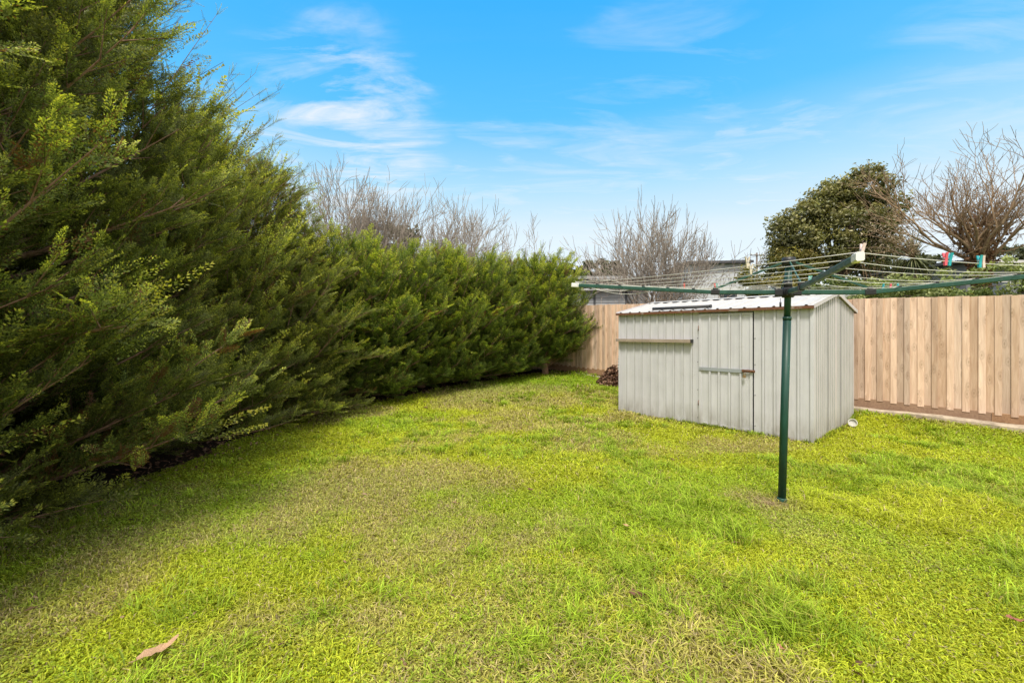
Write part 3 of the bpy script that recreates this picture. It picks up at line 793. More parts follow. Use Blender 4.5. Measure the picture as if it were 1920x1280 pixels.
# ------------------------------------------------------------------ shed
def build_shed():
    M['shed'] = [M['shed'], M['shed_flank_shade']]; M['shed_side'] = [M['shed_side'], M['shed_flank_shade']]
    t = thing('garden_shed', 'pale grey ribbed metal garden shed with rusty eave and padlocked door', 'shed', (L0[0], L0[1], 0), SHED_RZ)
    def ribbed(x0, x1, ribs, zt, axis='x', y0=0.0, out=-1, top=None, hr=.019, wr=.030, z0=-.04):
        """sheet of folded steel: ribs at given positions; 'top(x)' gives the upper edge"""
        mb = MB(); prof = [(x0, 0)]
        for r_ in ribs:
            prof += [(r_ - wr/2 - .002, 0), (r_ - wr/2 + .002, hr), (r_ + wr/2 - .002, hr), (r_ + wr/2 + .002, 0)]
        # faint swages between ribs
        prof.append((x1, 0))
        vs = []
        for a, h in prof:
            zz = zt if top is None else top(a)
            for z in (z0, zz):
                vs.append((a, y0 + out * h, z) if axis == 'x' else (y0 + out * h, a, z))
        n = len(prof)
        flip = (axis == 'x') == (out < 0)
        for i in range(n - 1):
            f = [2*i, 2*i+2, 2*i+3, 2*i+1]
            if not flip: f = f[::-1]
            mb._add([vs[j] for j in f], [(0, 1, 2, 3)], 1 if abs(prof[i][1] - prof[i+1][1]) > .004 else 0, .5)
        return mb
    W, Dp, Hh, Ap = SW, SDP, SHH, SAP
    fl = [.139, .302, .445, .599, .747, .89, 1.043, 1.187, 1.338]
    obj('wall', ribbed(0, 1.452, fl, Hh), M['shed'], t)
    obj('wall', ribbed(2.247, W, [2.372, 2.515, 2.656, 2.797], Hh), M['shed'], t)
    hd = MB(); hd.box((1.452, .002, Hh - .045), (2.243, .02, Hh)); obj('door_header', hd, M['shed'], t)
    sl = MB(); sl.box((1.45, -.004, -.03), (2.245, .03, .022)); obj('door_sill', sl, M['rust'], t)
    # recess behind the door gap
    dk = MB(); dk.box((1.45, .03, 0), (2.245, .034, Hh - .045)); obj('door_recess', dk, M['black'], t)
    # side wall (right), follows the gable
    top = lambda y: Hh + (Ap - Hh) * (1 - abs(y - Dp/2) / (Dp/2)) - .012
    ys = [.07 + .098 * k for k in range(22)]
    sm = ribbed(0, Dp, sorted([y for y in ys if abs(y - Dp/2) > .03]), None, 'y', W, 1, top, .010, .022)
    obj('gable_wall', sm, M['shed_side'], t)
    sm2 = MB(); 
    for y in (.665, 1.352):
        sm2.box((W + .001, y, 0), (W + .0135, y + .007, top(y) - .02))
    obj('sheet_seam', sm2, M['dark_pipe'], t)
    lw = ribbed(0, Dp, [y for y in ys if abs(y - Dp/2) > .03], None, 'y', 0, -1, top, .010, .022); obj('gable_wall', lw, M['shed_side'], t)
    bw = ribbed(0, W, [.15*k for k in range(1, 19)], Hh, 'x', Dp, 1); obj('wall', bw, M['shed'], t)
    # corner flashings
    for cx in (0, W):
        c = MB(); sg = 1 if cx else -1
        c.box((cx - .022 if sg > 0 else cx - .016, -.016, -.04), (cx + .016 if sg > 0 else cx + .022, -.0125, Hh - .01))
        c.box((cx + sg*.0125 if sg > 0 else cx - .0165, -.0125, -.04), (cx + .0165 if sg > 0 else cx - .0125, .04, Hh - .01))
        obj('corner_flashing', c, M['shed'], t)
    # roof: two ribbed slopes, ridge cap, barge flashings
    rise = Ap - Hh; half = Dp / 2; ov = .055; ovx = .03
    def slope(sgn):
        mb = MB(); prof = [(-ovx, 0)]
        rx = .06
        while rx < W - .02:
            prof += [(rx - .026, 0), (rx - .012, .020), (rx + .012, .020), (rx + .026, 0)]; rx += .189
        prof.append((W + ovx, 0))
        ye = -ov if sgn < 0 else Dp + ov
        ze = Hh + .012 - rise * ov / half; zr = Ap + .012
        rows = []
        for a, h in prof: rows.append(((a, ye, ze + h), (a, half, zr + h)))
        for i in range(len(rows) - 1):
            q = [rows[i][0], rows[i+1][0], rows[i+1][1], rows[i][1]]
            if sgn > 0: q = q[::-1]
            mb._add(q, [(0, 1, 2, 3)], 0, .5)
        # thickness at the eave: underside sheet
        u = [(-ovx, ye, ze - .006), (W + ovx, ye, ze - .006), (W + ovx, half, zr - .006), (-ovx, half, zr - .006)]
        if sgn < 0: u = u[::-1]
        mb._add(u, [(0, 1, 2, 3)], 0, .5)
        return mb
    obj('roof', slope(-1), M['shed_roof'], t); obj('roof', slope(1), M['shed_roof'], t)
    rc = MB(); zc = Ap + .012 + .024; wdt = .12
    for s in (-1, 1):
        y1 = half + s * wdt; z1 = zc - rise * wdt / half
        q = [(-ovx - .004, y1, z1), (W + ovx + .004, y1, z1), (W + ovx + .004, half, zc), (-ovx - .004, half, zc)]
        rc._add(q if s < 0 else q[::-1], [(0, 1, 2, 3)], 0, .5)
    obj('ridge_cap', rc, M['shed_roof'], t)
    ev = MB(); ze = Hh + .012 - rise * ov / half
    ev.box((-ovx - .012, -ov - .012, ze - .034), (W + ovx + .002, -ov - .002, ze + .004)); ev.box((-ovx - .012, -ov - .002, ze - .034), (W + ovx + .002, -.004, ze - .030))
    obj('eave_trim', ev, M['rust'], t)
    ev2 = MB(); ev2.box((-ovx, Dp + ov + .002, ze - .03), (W + ovx, Dp + ov + .010, ze + .004)); obj('eave_trim', ev2, M['rust'], t)
    for xx in (W + ovx, -ovx):
        bg = MB(); s = 1 if xx > 0 else -1
        for sg in (-1, 1):
            ye = -ov if sg < 0 else Dp + ov
            a0 = xx + s * .002; a1 = xx + s * .010
            vs = []
            for a in (min(a0, a1), max(a0, a1)):
                vs += [(a, ye, ze - .03), (a, half, Ap + .012 - .03), (a, half, Ap + .012 + .022), (a, ye, ze + .022)]
            f = [(0,1,2,3), (7,6,5,4), (0,4,5,1), (3,2,6,7), (0,3,7,4), (1,5,6,2)]
            bg._add(vs, f, 0, .5)
        obj('barge_flashing', bg, M['shed_side'], t)
    # dark infill notches under the back slope of the gable
    # door
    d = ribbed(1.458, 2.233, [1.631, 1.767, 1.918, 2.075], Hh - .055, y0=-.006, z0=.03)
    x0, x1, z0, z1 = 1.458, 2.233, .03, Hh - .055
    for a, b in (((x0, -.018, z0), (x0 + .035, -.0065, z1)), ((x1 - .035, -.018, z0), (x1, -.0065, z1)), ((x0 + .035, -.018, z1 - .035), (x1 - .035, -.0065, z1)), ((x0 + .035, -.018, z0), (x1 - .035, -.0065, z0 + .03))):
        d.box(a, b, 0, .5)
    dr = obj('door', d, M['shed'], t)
    b = MB(); b.box((1.47, -.030, .855), (2.12, -.0185, .905)); obj('hasp_bar', b, M['galv'], dr)
    b = MB(); b.box((2.10, -.036, .866), (2.272, -.0305, .905)); b.tube([(2.10, -.040, .888), (2.27, -.040, .888)], .010, 8); b.box((2.10, -.05, .872), (2.125, -.036, .906)); b.box((2.205, -.052, .872), (2.225, -.036, .906))
    obj('bolt', b, M['rust_bolt'], dr)
    pk = MB(); pk.cbox((2.118, -.062, .79), (2.158, -.044, .828), .004)
    pk.tube([(2.125, -.053, .828), (2.125, -.053, .853), (2.131, -.053, .863), (2.145, -.053, .863), (2.151, -.053, .853), (2.151, -.053, .828)], .0035, 8)
    obj('padlock', pk, M['brass'], dr)
    for zz in (.35, 1.50):
        h = MB(); h.tube([(1.455, -.022, zz - .04), (1.455, -.022, zz + .04)], .006, 8); obj('hinge', h, M['rust_bolt'], dr)
    # screws on the sheets
    for xx in (1.436, 2.262):
        for zz in (.12, .55, .98, 1.35):
            sc_ = MB(); sc_.tube([(xx, -.0005, zz), (xx, -.006, zz)], .006, 8); obj('screw', sc_, M['dark_pipe'], t)
    # timber ledge on the front
    lg = MB(); lg.cbox((-.03, -.085, 1.275), (1.36, -.014, 1.325), .004); obj('timber_ledge', lg, M['old_wood'], t)
    ec = MB(); ec.box((1.36, -.088, 1.272), (1.372, -.012, 1.328)); obj('ledge_end', ec, M['black'], t)
    return t
shed = build_shed()
def shed_pt(x, y, z):
    p = L0 + SHX * x + SHY * y; return (p[0], p[1], z)

# dark pipe lying on the roof edge
pm = MB(); slz = lambda y: SHH + .012 + (SAP - SHH) * y / (SDP/2)
pm.tube([(0, 0, 0), (.97, 0, 0)], .024, 12); pm.tube([(.965, 0, 0), (.985, 0, 0)], .028, 12)
pp = obj('pipe', pm, M['dark_pipe']); pp.location = shed_pt(.66, .0, slz(0.0) + .020 + .026); pp.rotation_euler = (0, 0, SHED_RZ)
tag(pp, 'length of dark grey pipe lying on the shed roof above the rusty eave', 'pipe')
# white pipe end beside the shed
def pipe_end():
    mb = MB(); p = np.array(shed_pt(SW + .10, 1.62, 0)); 
    o = []
    for x, r_ in ((0, .046), (.03, .046), (.03, .058), (.055, .060), (.055, .050), (.028, .046), (.026, .004)): o.append((x, r_))
    n = 20; vs = []
    for x, r_ in o:
        for k in range(n): vs.append((x, r_*math.cos(2*PI*k/n), r_*math.sin(2*PI*k/n)))
    mb._add(vs, [(i*n+k, i*n+(k+1)%n, (i+1)*n+(k+1)%n, (i+1)*n+k) for i in range(len(o)-1) for k in range(n)] + [tuple(range(n-1,-1,-1)), tuple((len(o)-1)*n+k for k in range(n))], 0, .5, False)
    ob = obj('pipe_end', mb, M['pvc']); ob.location = (p[0], p[1], .060); ob.rotation_euler = (0, R(-18), math.atan2(-.85, -.55))
    tag(ob, 'round white plastic pipe end on the grass at the shed corner', 'pipe end')
pipe_end()
# corrugated sheet behind the shed
cm = MB(); rows = []
for k in range(33):
    z = .46 * k / 32; rows.append((z, .012 * math.sin(k * PI / 2.0 * .9)))
for i in range(32):
    for a, b in ((0, .8),):
        q = [(a, rows[i][1], rows[i][0]), (b, rows[i][1], rows[i][0]), (b, rows[i+1][1], rows[i+1][0]), (a, rows[i+1][1], rows[i+1][0])]
        cm._add(q, [(0, 1, 2, 3)], 0, .5)
cs = obj('corrugated_sheet', cm, M['zinc']); cs.location = shed_pt(-1.18, 1.60, .62); cs.rotation_euler = (R(-6), 0, SHED_RZ)
tag(cs, 'grey corrugated metal sheet leaning behind the shed above the leaf pile', 'metal sheet')
# leaf pile
def leaf_pile():
    c = np.array([2.45, 10.45]); n = 1500
    a = RNG.random(n) * 2 * PI; rr = RNG.random(n) ** .5
    x = c[0] + .52 * rr * np.cos(a) + .10 * rr; y = c[1] + .38 * rr * np.sin(a)
    z = ground_z(x, y) + .42 * (1 - rr ** 1.4) * RNG.random(n) ** .35 + .012
    nr = RNG.normal(0, .7, (n, 3)); nr[:, 2] += .9; nr /= np.linalg.norm(nr, axis=1)[:, None]
    u = RNG.normal(0, 1, (n, 3)); u -= nr * (u * nr).sum(1)[:, None]; u /= np.linalg.norm(u, axis=1)[:, None]; v = np.cross(nr, u)
    s = (.025 + .03 * RNG.random(n))[:, None]; P = np.stack([x, y, z], 1)
    V = np.stack([P - u*s*1.2, P + v*s*.6 + nr*s*.2, P + u*s*1.3, P - v*s*.6 + nr*s*.25], 1).reshape(-1, 3)
    b = np.arange(n)[:, None] * 4
    T = np.concatenate([b + [0, 2, 1], b + [0, 3, 2]], 1).reshape(-1, 3)
    o = obj('leaf_pile', np_mesh('leaf_pile', V, T, {'rnd': np.repeat(RNG.random(n), 2)}), M['litter'], kind='stuff')
    tag(o, 'heap of dry brown leaves between the shed and the back fence', 'leaf pile')
leaf_pile()

def hedge_litter():
    n = 2600; y = 1.5 + 10 * RNG.random(n); x = hedge_line(y) + RNG.normal(-.25, .28, n)
    n2 = 240; y2 = 1.7 + 8 * RNG.random(n2) ** 1.6; x2 = hedge_line(y2) + .2 + 5.0 * RNG.random(n2) ** 2
    ins = lawn_ok(x2, y2); x2 = x2[ins]; y2 = y2[ins]; x = np.concatenate([x, x2]); y = np.concatenate([y, y2]); n = len(x)
    z = ground_z(x, y) + .006 + .02 * RNG.random(n)
    nr = RNG.normal(0, .45, (n, 3)); nr[:, 2] = 1; nr /= np.linalg.norm(nr, axis=1)[:, None]
    u = RNG.normal(0, 1, (n, 3)); u -= nr * (u * nr).sum(1)[:, None]; u /= np.linalg.norm(u, axis=1)[:, None]; v = np.cross(nr, u)
    s_ = (.010 + .022 * RNG.random(n) ** 2)[:, None]; P = np.stack([x, y, z], 1)
    V = np.stack([P - u*s_*1.3, P + v*s_*.45 + nr*s_*.2, P + u*s_*1.3, P - v*s_*.45 + nr*s_*.2], 1).reshape(-1, 3)
    b = np.arange(n)[:, None] * 4
    T = np.concatenate([b + [0, 2, 1], b + [0, 3, 2]], 1).reshape(-1, 3)
    o = obj('leaf_litter', np_mesh('leaf_litter', V, T, {'rnd': np.repeat(RNG.random(n), 2)}), M['litter'], kind='stuff')
    tag(o, 'thin brown leaf litter on bare soil along the foot of the hedge', 'leaf litter')
hedge_litter()

# ------------------------------------------------------------------ rotary clothes line
def W3(px, py, Y): return Vector(((px - 960) / F * Y, Y, CAM_H + (625 - py) / F * Y))
BASE = Vector((2.283, 3.70, 0)); TOP = Vector((2.342, 3.70, 2.06))
def on_pole(z): return BASE.lerp(TOP, z / TOP.z)
HUB = on_pole(1.768)
TIPS = [Vector((.648, 4.448, 1.909)), Vector((1.589, 2.011, 1.768)), Vector((4.026, 2.952, 1.859)), Vector((3.16, 5.36, 1.975))]
JZ = [1.789, 1.752, 1.746, 1.80]
JOI = []
for T_, jz in zip(TIPS, JZ):
    p = HUB.lerp(T_, .302); p.z = jz; JOI.append(p)
def arm_pt(i, k):
    if k < .302: return HUB.lerp(JOI[i], k / .302)
    return JOI[i].lerp(TIPS[i], (k - .302) / .698)
def build_hoist():
    t = thing('clothes_line', 'dark green rotary clothes line with four arms and cream lines standing on the lawn', 'clothes line', BASE)
    O = Vector(BASE)
    L = lambda v: Vector(v) - O
    mb = MB(); mb.tube([L(on_pole(-.05)), L(on_pole(1.545))], .0305, 20); mb.tube([L(on_pole(1.535)), L(on_pole(1.56))], .0335, 20)
    obj('pole', mb, M['green'], t)
    mb = MB(); mb.tube([L(on_pole(1.56)), L(on_pole(2.02))], .0255, 20); obj('upper_pole', mb, M['green'], t)
    mb = MB(); mb.tube([L(on_pole(-.02)), L(on_pole(.028)), L(on_pole(.034))], [.037, .036, .032], 20); obj('ground_collar', mb, M['green_arm'], t)
    mb = MB(); mb.tube([L(on_pole(1.992)), L(on_pole(1.996)), L(on_pole(2.056)), L(on_pole(2.06))], [.046, .052, .050, .044], 24); obj('top_cap', mb, M['black'], t)
    mb = MB(); h = L(HUB)
    mb.tube([h + Vector((0,0,-.045)), h + Vector((0,0,-.04)), h + Vector((0,0,.035)), h + Vector((0,0,.04))], [.040, .046, .046, .040], 20)
    for i in range(4):
        d = (JOI[i] - HUB); d.z = 0; d.normalize()
        mb.bar(h + d * .02, h + d * .095, .044, .062)
    mb.tube([h + Vector((0,0,.04)), h + Vector((0,0,.095))], [.034, .031], 20)
    obj('hub', mb, M['black'], t)
    for i in range(4):
        am = MB(); d = (JOI[i] - HUB).normalized()
        am.bar(L(HUB + d * .07), L(JOI[i]), .028, .036)
        d2 = (TIPS[i] - JOI[i]).normalized()
        am.bar(L(JOI[i] + d2 * .002), L(TIPS[i]), .026, .034)
        a = obj('arm', am, M['green_arm'], t)
        cp = MB(); cp.bar(L(TIPS[i] - d2 * .035), L(TIPS[i] + d2 * .04), .033, .042); obj('arm_end_cap', cp, M['white_plastic'], a)
        br = MB(); br.bar(L(JOI[i] - d * .035), L(JOI[i] + d2 * .035), .036, .048); br.bar(L(JOI[i] + Vector((0,0,.018))), L(JOI[i] + Vector((0,0,.045))), .022, .04, up=(1,0,0)); obj('arm_bracket', br, M['black'], a)
        for k in KS[:-1]:
            gd = MB(); p = L(arm_pt(i, k)) + Vector((0,0,.021)); gd.bar(p - d2 * .014, p + d2 * .014, .018, .014); obj('line_guide', gd, M['black'], a)
        st = MB(); c0 = on_pole(2.02) + Vector((d.x, d.y, 0)) * .045
        st.bar(L(c0), L(JOI[i] + Vector((0,0,.03))), .010, .018); obj('strut', st, M['green_arm'], t)
    # winder weight hanging under the hub
    wd = MB(); q = L(HUB) + Vector((-.075, -.02, -.05)); wd.tube([q, q + Vector((0,0,-.04))], .002, 6); wd.tube([q + Vector((0,0,-.035)), q + Vector((0,0,-.075))], .008, 10)
    obj('cord_weight', wd, M['black'], t)
    # lines
    for i in range(4):
        j = (i + 1) % 4
        for n, k in enumerate(KS):
            a = L(arm_pt(i, k)); b = L(arm_pt(j, k)); a.z += .024; b.z += .024
            sag = SAG[i] * (.4 + .6 * k) * (1 + .25 * math.sin(3.1 * n + i))
            w = MB(); pts = [a.lerp(b, s / 14) - Vector((0, 0, sag * 4 * (s/14) * (1 - s/14))) for s in range(15)]
            w.tube(pts, .0019, 6); obj('line', w, M['wire'], t)
    # loose bundle of line at the left tip
    for q in range(3):
        w = MB(); a = L(TIPS[0]); b = L(arm_pt(0, .72 - .1 * q))
        pts = [a.lerp(b, s/12) + Vector((0, 0, .03 + .008*q - (.05 + .03*q) * 4*(s/12)*(1-s/12) * (1 if q else -.7))) + Vector((0, .04*math.sin(s*.6 + q), 0)) for s in range(13)]
        w.tube(pts, .0022, 6); obj('line', w, M['wire'], t)
    return t
KS = [.40, .52, .64, .76, .88, 1.0]
SAG = [.045, .0, .0, .0]
SAG = [.012, .030, .075, .03]     # tips 0-1 (front left), 1-2 (front right), 2-3 (back right), 3-0 (back left)
SAG = [.014, .035, .09, .03]
build_hoist()
def line_pt(i, n, s):
    j = (i + 1) % 4; k = KS[n]
    a = arm_pt(i, k).copy(); b = arm_pt(j, k).copy(); a.z += .024; b.z += .024
    sag = SAG[i] * (.4 + .6 * k) * (1 + .25 * math.sin(3.1 * n + i))
    return a.lerp(b, s) - Vector((0, 0, sag * 4 * s * (1 - s))), (b - a).normalized()

def peg_mesh(mat):
    mb = MB()
    for s in (-1, 1):
        # each prong: tapered leg, thick at the spring, splayed at the grip end
        pr = [(-.034, .0035, .0035), (-.018, .0036, .0050), (0.0, .0045, .0060), (.016, .0075, .0050), (.036, .0125, .0040)]
        vs = []
        for z, off, th in pr:
            for y in (-.0055, .0055):
                vs += [(s*(off - th/2 - .001), y, z), (s*(off + th/2), y, z)]
        fs = []
        for i in range(len(pr) - 1):
            o = 4*i; p = 4*(i+1)
            fs += [(o, o+1, p+1, p), (o+2, p+2, p+3, o+3), (o, p, p+2, o+2), (o+1, o+3, p+3, p+1)]
        fs += [(0, 2, 3, 1), (16, 17, 19, 18)]
        mb._add(vs, fs, 0, .5)
    mb.tube([(0, -.0075, .004), (0, .0075, .004)], .0052, 8, 1)
    me = mb.mesh('clothes_peg'); me.materials.append(mat); me.materials.append(M['steel']); return me
PEG = {k: peg_mesh(M['peg_' + k]) for k in ('pink', 'red', 'teal', 'mint', 'cream', 'pale')}
def peg(color, i, n, s, label, flip=False, dz=.010, roll=0.0):
    p, d = line_pt(i, n, s)
    o = bpy.data.objects.new('clothes_peg', PEG[color]); COL.objects.link(o)
    o.location = p + Vector((0, 0, dz if not flip else -dz)); az = math.atan2(d.y, d.x)
    o.rotation_euler = ((PI if flip else 0) + roll, 0, az + R(65)); o.scale = (.95, 1.1, .95)
    tag(o, label, 'clothes peg', 'pegs on the clothes line')
peg('pink', 1, 5, .268, 'pink clothes peg beside a teal one on the front right line')
peg('teal', 1, 5, .283, 'teal clothes peg right beside the pink peg on the front right line', roll=.1)
peg('teal', 1, 5, .392, 'teal clothes peg nearest the right edge of the picture')
peg('pale', 1, 5, .404, 'pale grey pink peg clipped just right of the rightmost teal peg', roll=-.12)
peg('pale', 1, 5, .012, 'pale pink peg clipped at the white tip of the short front arm', roll=.15)
peg('cream', 0, 5, .775, 'cream clothes peg on the top front left line, left one of its pair', dz=.02)
peg('cream', 0, 4, .765, 'cream clothes peg on the front left lines, lower one of its pair', flip=False)
peg('red', 3, 5, .487, 'red clothes peg on the back left line, left of the black arm bracket')
peg('red', 3, 5, .322, 'red clothes peg just above the black arm bracket on the left arm', roll=.1)
peg('mint', 3, 5, .312, 'small mint clothes peg touching the red peg above the left arm bracket', roll=-.1)
peg('red', 3, 4, .36, 'red clothes peg hanging upside down over the shed roof', flip=True)
peg('pink', 2, 5, .498, 'pink clothes peg hanging upside down on the back right line', flip=True)
peg('teal', 2, 5, .475, 'teal clothes peg hanging left of the upside down pink peg', flip=True, roll=.1)
peg('teal', 2, 5, .522, 'teal clothes peg hanging right of the upside down pink peg', flip=True, roll=-.1)
peg('mint', 1, 0, .03, 'mint clothes peg next to the hub at the inner end of the short front arm', roll=.2)

# ------------------------------------------------------------------ fallen leaves
def fallen(px, py, size, mat, label, rz, curl=.25, zlift=.03, wide=.26):
    Y = CAM_H * F / (py - 625); X = (px - 960) / F * Y
    ring = []; n = 9
    rg = np.random.default_rng(int(px))
    mb = MB(); rows = []
    for i in range(n):
        u = i / (n - 1); w = wide * math.sin(PI * min(1, u * 1.02 + .02)) ** .7 * (1 - .35 * u) + .01
        wl = w * rg.uniform(.75, 1.2); wr_ = w * rg.uniform(.75, 1.2)
        z = curl * ((u - .5) ** 2) + .04 * math.sin(u * 7)
        rows.append([(u - .5, -wl, z + curl * wl + rg.normal(0, .015)), (u - .5, -wl * .5, z + .03), (u - .5, 0, z - .02), (u - .5, wr_ * .5, z + .05), (u - .5, wr_, z + curl * .9 * wr_ * 1.5 + rg.normal(0, .015))])
    vs = [p for r_ in rows for p in r_]
    mb._add(vs, [(i*5+k, i*5+k+1, (i+1)*5+k+1, (i+1)*5+k) for i in range(n-1) for k in range(4)], 0, .5, True)
    mb.tube([(-.5, 0, rows[0][2][2]), (-.66, .03, rows[0][2][2] + .03)], .012, 5)
    o = obj('fallen_leaf', mb, mat); o.location = (X, Y, zlift); o.scale = (size,) * 3; o.rotation_euler = (R(rg.uniform(-8, 8)), R(rg.uniform(-8, 8)), rz)
    tag(o, label, 'leaf', 'dry leaves fallen on the lawn')
fallen(297, 1237, .155, M['leaf_brown'], 'large light brown dry leaf lying flat on the grass at lower left', R(62), .30, .045, .20)
fallen(1195, 1131, .085, M['leaf_dark'], 'curled dark brown leaf with a pale edge at lower middle of the lawn', R(-25), .7, .040)
fallen(1175, 997, .055, M['leaf_brown'], 'reddish brown leaf half hidden in the middle of the lawn', R(-50), .4, .045)
fallen(995, 927, .055, M['leaf_dark'], 'small dark crumpled leaf left of the clothes line foot', R(20), .8, .040)
fallen(1463, 1232, .04, M['leaf_red'], 'small red leaf in the grass at the bottom below the clothes line', R(-60), .3, .045)
fallen(1903, 1180, .07, M['leaf_red'], 'reddish leaf by the right edge of the picture in long grass', R(-15), .3, .05)
fallen(505, 1000, .04, M['leaf_dark'], 'tiny dark leaf on the thin grass right of the hedge', R(30), .5, .03)
fallen(800, 768, .10, M['leaf_dark'], 'small dark leaf on the far lawn in front of the hedge', R(0), .8, .03)

# ------------------------------------------------------------------ bare trees
def grow_tree(seed, trunk_h, trunk_r, crown_r, crown_h, stems, levels=4, spread=(18, 60), wiggle=.18, upc=.15, twig_r=.008, base_split=True, kids=(4, 6), lenf=.62):
    """returns list of tube lines, origin at base; gnarled upward-curving winter branches"""
    rg = np.random.default_rng(seed); lines = []; ends = []
    def limb(p, d, L, r, lev):
        k = 6 if lev > 1 else 4
        pts = [p]; dd = d.copy()
        for i in range(k):
            dd = dd + rg.normal(0, wiggle, 3) + np.array([0, 0, upc / k]); dd /= np.linalg.norm(dd)
            pts.append(pts[-1] + dd * L / k)
        pts = np.array(pts); rads = np.linspace(r, max(twig_r * .55, r * .45), k + 1)
        lines.append((pts, rads))
        if lev == 0:
            ends.append(pts[-1]); return
        n = rg.integers(kids[0], kids[1] + 1)
        for j in range(n):
            u = 1.0 if j == 0 else .35 + .6 * (j - 1 + rg.random()) / (n - 1)
            a = np.array([np.interp(u * k, np.arange(k + 1), pts[:, c]) for c in range(3)])
            i0 = min(k - 1, int(u * k)); tg = pts[i0 + 1] - pts[i0]; tg /= np.linalg.norm(tg)
            ax = rg.normal(0, 1, 3); ax -= tg * (ax @ tg); ax /= np.linalg.norm(ax)
            an = R(rg.uniform(6, 22) if j == 0 else rg.uniform(25, 50))
            nd = tg * math.cos(an) + ax * math.sin(an); nd[2] += .12; nd /= np.linalg.norm(nd)
            limb(a, nd, L * rg.uniform(lenf, lenf + .2), max(twig_r, r * (.6 if j == 0 else .48)), lev - 1)
    if trunk_h > 0:
        tp = np.array([[0, 0, -.1], [.03, .02, trunk_h * .5], [rg.normal(0, .08), rg.normal(0, .08), trunk_h]])
        lines.append((tp, np.array([trunk_r * 1.25, trunk_r, trunk_r * .9])))
        top = tp[-1]
    else: top = np.zeros(3)
    for s in range(stems):
        az = 2 * PI * s / stems + rg.normal(0, .3); el = R(90 - rg.uniform(*spread))
        d = np.array([math.cos(az) * math.cos(el), math.sin(az) * math.cos(el), math.sin(el)])
        L = .58 / max(.35, math.cos(PI/2 - el)) * crown_h * rg.uniform(.75, 1.05)
        L = min(L, crown_r * 1.1 / max(.25, math.cos(el)))
        limb(top + rg.normal(0, .04, 3), d, L, trunk_r * (.50 if trunk_h > 0 else .8) * rg.uniform(.7, 1.1), levels - 1)
    allp = np.concatenate([l[0] for l in lines]); zt = allp[:, 2].max(); c = np.median(allp[:, :2], 0)
    fx = crown_r / np.percentile(np.linalg.norm(allp[:, :2], axis=1), 97); fz = crown_h / max(.1, np.percentile(allp[:, 2], 98.6) - top[2])
    out = []
    for p, r_ in lines:
        p = p.copy(); p[:, :2] *= np.where(p[:, 2:3] > -1, fx if trunk_h <= 0 or len(out) else 1, 1)
        p[:, 2] = np.where(p[:, 2] > top[2], top[2] + (p[:, 2] - top[2]) * fz, p[:, 2]); out.append((p, r_))
    ends = [np.array([e[0]*fx, e[1]*fx, e[2]]) for e in ends]
    return out, ends
def bare_tree(label, loc, mat, group='bare winter trees beyond the fences', name='bare_tree', **kw):
    t = thing(name, label, 'tree', loc, 0, group)
    lines, ends = grow_tree(**kw)
    big_ = [l for l in lines if l[1][0] > .035]; small = [l for l in lines if l[1][0] <= .035]
    if not big_: big_, small = small[:8], small[8:]
    tubes_mesh('trunk', big_, mat, t); tubes_mesh('twigs', small, mat, t)
    print('bare', label[:24], len(lines))
    return t, ends
bare_tree('tall bare grey tree rising behind the bend of the conifer hedge', (-6.1, 18, .4), M['bark_grey'], seed=3, trunk_h=2.4, trunk_r=.10, crown_r=3.5, crown_h=4.7, stems=26, levels=6, twig_r=.0095, wiggle=.11, kids=(2, 3), spread=(4, 70), lenf=.66)
bare_tree('bare grey tree behind the middle of the hedge', (-2.9, 19, .4), M['bark_grey'], seed=4, trunk_h=2.2, trunk_r=.09, crown_r=3.6, crown_h=4.4, stems=26, levels=6, twig_r=.0095, wiggle=.12, kids=(2, 3), spread=(4, 70), lenf=.66)
bare_tree('low bare tree behind the far end of the hedge', (-.6, 19.5, .4), M['bark_grey'], seed=6, trunk_h=1.6, trunk_r=.07, crown_r=2.9, crown_h=3.6, stems=20, levels=6, twig_r=.009, wiggle=.12, kids=(2, 3), spread=(4, 70), lenf=.64)
bare_tree('wide vase shaped bare tree behind the shed', (5.35, 16, .4), M['bark_grey'], seed=18, trunk_h=.9, trunk_r=.085, crown_r=3.2, crown_h=4.2, stems=30, levels=6, twig_r=.0095, wiggle=.10, upc=.10, spread=(2, 72), kids=(2, 3), lenf=.66)
bare_tree('tangle of bare brown vines leaning over the fence left of the shed', (3.9, 12.6, .3), M['bark_warm'], 'bare winter trees beyond the fences', 'bare_shrub', seed=14, trunk_h=.6, trunk_r=.04, crown_r=1.35, crown_h=1.5, stems=10, levels=4, twig_r=.005, wiggle=.38, upc=-.35, spread=(10, 70), kids=(3, 4))
bare_tree('brown leafless creeper tangle under the right side of the big evergreen', (17.0, 20.4, .3), M['bark_warm'], 'bare winter trees beyond the fences', 'bare_shrub', seed=15, trunk_h=1.2, trunk_r=.06, crown_r=1.9, crown_h=3.9, stems=12, levels=4, twig_r=.008, wiggle=.36, upc=-.2, spread=(5, 50), kids=(3, 4))
tb, ends_b = bare_tree('spreading bare tree with ivy round its trunk at the right edge', (19.3, 18, .3), M['bark_warm'], seed=12, trunk_h=4.0, trunk_r=.17, crown_r=3.9, crown_h=4.8, stems=18, levels=6, twig_r=.0095, wiggle=.11, spread=(6, 62), kids=(2, 3), lenf=.66)

